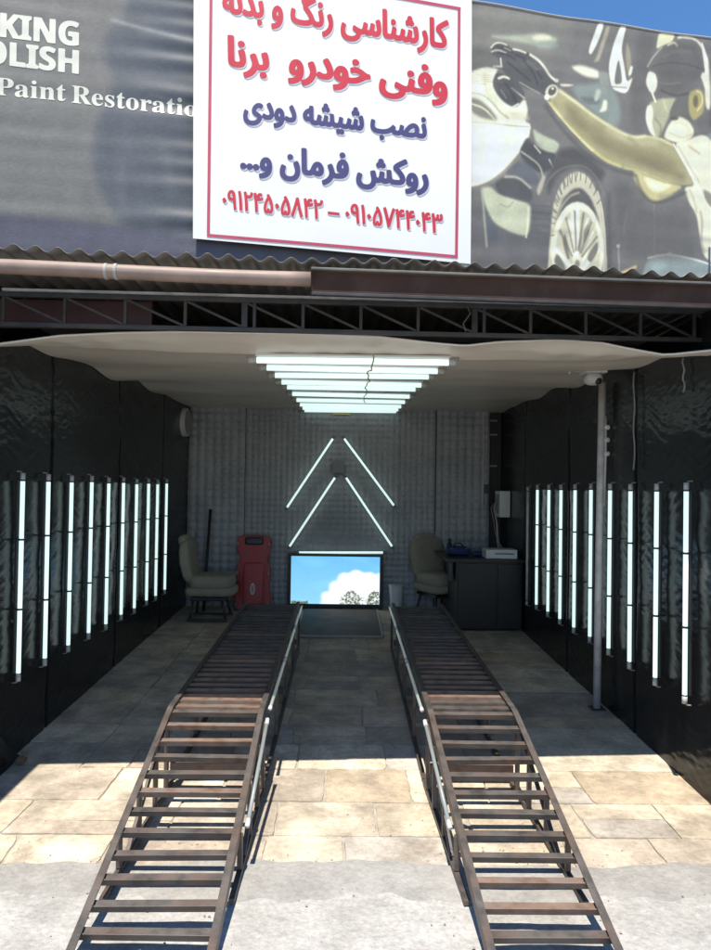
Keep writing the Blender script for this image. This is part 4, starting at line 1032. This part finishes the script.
tag(o, 'crumpled blue cloth lying between the blue bag and the white box', 'cloth')
o = empty('spray_bottle', (1.20, 7.95, zd), 'small dark bottle with a round cap standing behind the blue bag', 'bottle')
MB().tube([(0, 0, 0), (0, 0, .10), (0, 0, .13)], [.03, .03, .012], 14).build('bottle_body', M['black_plastic'], o, smooth=True)
MB().cushion((0, 0, .15), (.035, .035, .04), 2.4).build('cap', M['black_plastic'], o, smooth=True)
# white bin
o = empty('white_bin', (.625, 8.28, fz(8.28)), 'small whitish bin on the floor to the right of the screen', 'bin')
b = MB(); b.tube([(0, 0, 0), (0, 0, .31)], [.065, .085], 20, cap=False).tube([(0, 0, .005), (0, 0, .01)], .064, 20); b.build('bucket', M['white_plastic'], o, smooth=False)
MB().tube([(0, 0, .305), (0, 0, .318)], .088, 20).build('rim', M['white_plastic'], o)
o = MB().box((0, 0, .10), (.07, .07, .015), .003).tube([(0, 0, .1), (0, 0, .03)], .012, 8).cushion((0, 0, .035), (.09, .09, .07), 2.5).build('black_jar', M['black_plastic'], loc=(.98, 7.62, fz(7.6)))
tag(o, 'small black jar on the floor left of the desk', 'jar')

# ------------------------------------------------------------------ things on the side walls and ceiling
o = empty('wall_cabinet', (XW - .02, 8.05, 1.35), 'small off-white switch box with hanging cables on the right wall above the desk', 'switch box')
MB().box((-.06, 0, 0), (.12, .26, .30), .01).build('case', M['white_plastic'], o)
MB().box((-.123, 0, .0), (.004, .2, .22), .001).build('cover', M['edge'], o)
for k, (yy, l_) in enumerate(((-.10, .55), (.04, .3), (-.13, .48))):
    pts = [(-.13, yy * .3, .05 - .02 * k), (-.19, yy - .03, -.05), (-.17, yy - .10, -.2), (-.15, yy - .05 - .02 * k, -.2 - l_ * .4), (-.12, yy - .14, -.2 - l_ * .8), (-.08, yy - .18, -.2 - l_)]
    MB().tube(pts, .005, 6).build('cable', M['edge'] if k else M['pole'], o, smooth=True)
o = empty('wall_conduit', (1.74, YB - .03, 1.8), 'thin grey conduit running down the right edge of the quilted wall', 'conduit')
MB().tube([(0, 0, -.55), (0, 0, .62)], .013, 10).build('conduit_pipe', M['grey_plastic'], o, smooth=True)
MB().tube([(-.05, .01, -.5), (-.045, .01, .62)], .006, 8).build('wire', M['edge'], o, smooth=True)
for z in (.55, .38, .0): MB().box((.05, -.005, z), (.1, .012, .02), .003).build('clip', M['grey_plastic'], o)
MB().box((-.02, -.02, -.28), (.07, .05, .10), .006).build('switch', M['black_plastic'], o)
o = empty('wall_clock', (-XW + .03, 8.15, 2.24), 'round pale disc hung high on the black left wall near the rear corner', 'wall clock')
MB().tube([(-.02, 0, 0), (.035, 0, 0)], .165, 36).build('rim', M['white_plastic'], o, smooth=False)
MB().tube([(.036, 0, 0), (.038, 0, 0)], .14, 36).build('face', M['edge'], o)
# white pole at the right
po = empty('pole', (1.83, 5.02, fz(5.02)), 'tall weathered white pole standing in front of the right wall tubes', 'pole')
ptop = 2.30 - fz(5.02)
MB().tube([(.0, 0, .0), (.006, 0, 1.1), (.02, 0, ptop)], .027, 18).build('shaft', M['pole'], po, smooth=True)
for z in (1.88, 1.98, 2.07): MB().cushion((.05, -.012, z - .05), (.045, .035, .035), 2.6).tube([(.02, 0, z - .05), (.05, -.01, z - .05)], .008, 8).build('hook', M['pole'], po, smooth=True)
MB().tube([(.035, -.01, 1.45), (.042, -.012, 1.8), (.04, -.01, 2.1)], .009, 8).build('wire', M['pole'], po, smooth=True)
MB().box((0, 0, .004), (.10, .10, .008), .002).build('foot_plate', M['steel'], po)
P = at(593, 379, (0, 4.9, 0), (0, 1, 0))
o = empty('security_camera', (P.x, P.y, P.z), 'small white dome camera under the ceiling film next to the white pole', 'camera')
MB().cushion((0, 0, 0), (.13, .13, .09), 2.3).build('dome', M['white_plastic'], o, smooth=True)
MB().box((0, 0, .06), (.16, .14, .05), .01).build('base', M['white_plastic'], o)
MB().tube([(-.07, 0, .05), (-.16, 0, .055), (-.17, 0, .035)], .009, 8).build('cable_stub', M['white_plastic'], o, smooth=True)
MB().cushion((.02, -.045, -.02), (.05, .05, .05), 2.2).build('lens', M['black_plastic'], o, smooth=True)
# two pale wires on the right wall
for (px0, py0, px1, py1, lab) in ((634, 372, 634, 470, 'pale wire hanging down the right wall just right of the white pole'), (683, 358, 684, 392, 'short pale wire hanging near the street end of the right wall')):
    a = at(px0, py0, (XW - .03, 0, 0), (1, 0, 0)); b = at(px1, py1, (XW - .03, 0, 0), (1, 0, 0))
    pts = [a.lerp(b, i / 8) + Vector((0, .012 * math.sin(i * 1.7), 0)) - a for i in range(9)]
    o = MB().tube(pts, .005, 6).build('wire', M['grey_plastic'], smooth=True); o.location = a; tag(o, lab, 'wire')

# slumped vinyl flap and stone at the foot of the left wall
wf = Waves(10, (6, 18), (6, 18), 90)
def flap(u, v):
    y = 2.5 + 1.62 * u; hgt = np.interp(y, [2.5, 3.3, 3.7, 3.95, 4.12], [.72, .62, .40, .14, .0])
    z = fz(y) + hgt * v; x = -XW + .03 + (.02 * (1 - v) + .0) * np.clip((4.14 - y) / .2, 0, 1) + .006 * wf(y, z)
    return np.stack([x + XW, y - 3.4, z], 1)
fp = grid_obj('vinyl_flap', 90, 40, flap, M['vinyl'], flip=True); fp.location = (-XW, 3.4, 0); fp.modifiers.new('s', 'SOLIDIFY').thickness = .006
tag(fp, 'slack fold of black vinyl bulging at the foot of the left wall near the street', 'vinyl sheet')
bm = bmesh.new(); bmesh.ops.create_icosphere(bm, subdivisions=3, radius=1)
for v in bm.verts:
    q = v.co.copy(); v.co = Vector((q.x * .03, q.y * .03, q.z * .022)) * (1 + .18 * math.sin(q.x * 5 + 1) * math.cos(q.y * 4) + .08 * math.sin(q.z * 9))
me = bpy.data.meshes.new('stone_chunk'); bm.to_mesh(me); bm.free(); me.materials.append(M['brick']); o = bpy.data.objects.new('stone_chunk', me); COL.objects.link(o)
o.location = (-1.80, 4.0, fz(4.0) + .03); tag(o, 'small brown stone holding down the vinyl at the foot of the left wall', 'stone')

# ------------------------------------------------------------------ light
def sundir():
    d = Vector((.08, .375, -1)).normalized(); return d
sd_ = sundir(); s = bpy.data.lights.new('sun', 'SUN'); s.energy = 3.7; s.angle = R(.53); s.color = (1, .94, .84)
so = bpy.data.objects.new('sun', s); COL.objects.link(so); so.rotation_euler = sd_.to_track_quat('-Z', 'Y').to_euler(); so.location = (0, -5, 12)
w = bpy.data.worlds.new('World'); S.world = w; w.use_nodes = True; nt = w.node_tree
sky = nt.nodes.new('ShaderNodeTexSky'); sky.sky_type = 'NISHITA'; sky.sun_disc = False
el = math.asin(-sd_.z); sky.sun_elevation = el; sky.sun_rotation = math.atan2(-sd_.x, -sd_.y)
sky.air_density = 1.0; sky.dust_density = .05; sky.ozone_density = 2.5; sky.altitude = 1000
bg = nt.nodes['Background']; bg.inputs['Strength'].default_value = .11
hs = nt.nodes.new('ShaderNodeHueSaturation'); hs.inputs['Saturation'].default_value = 1.2
nt.links.new(sky.outputs[0], hs.inputs['Color']); nt.links.new(hs.outputs[0], bg.inputs[0])
S.view_settings.view_transform = 'Standard'; S.view_settings.look = 'None'; S.view_settings.gamma = 1; S.view_settings.use_curve_mapping = False
S.view_settings.exposure = 1.0
S.cycles.max_bounces = 8; S.cycles.diffuse_bounces = 5
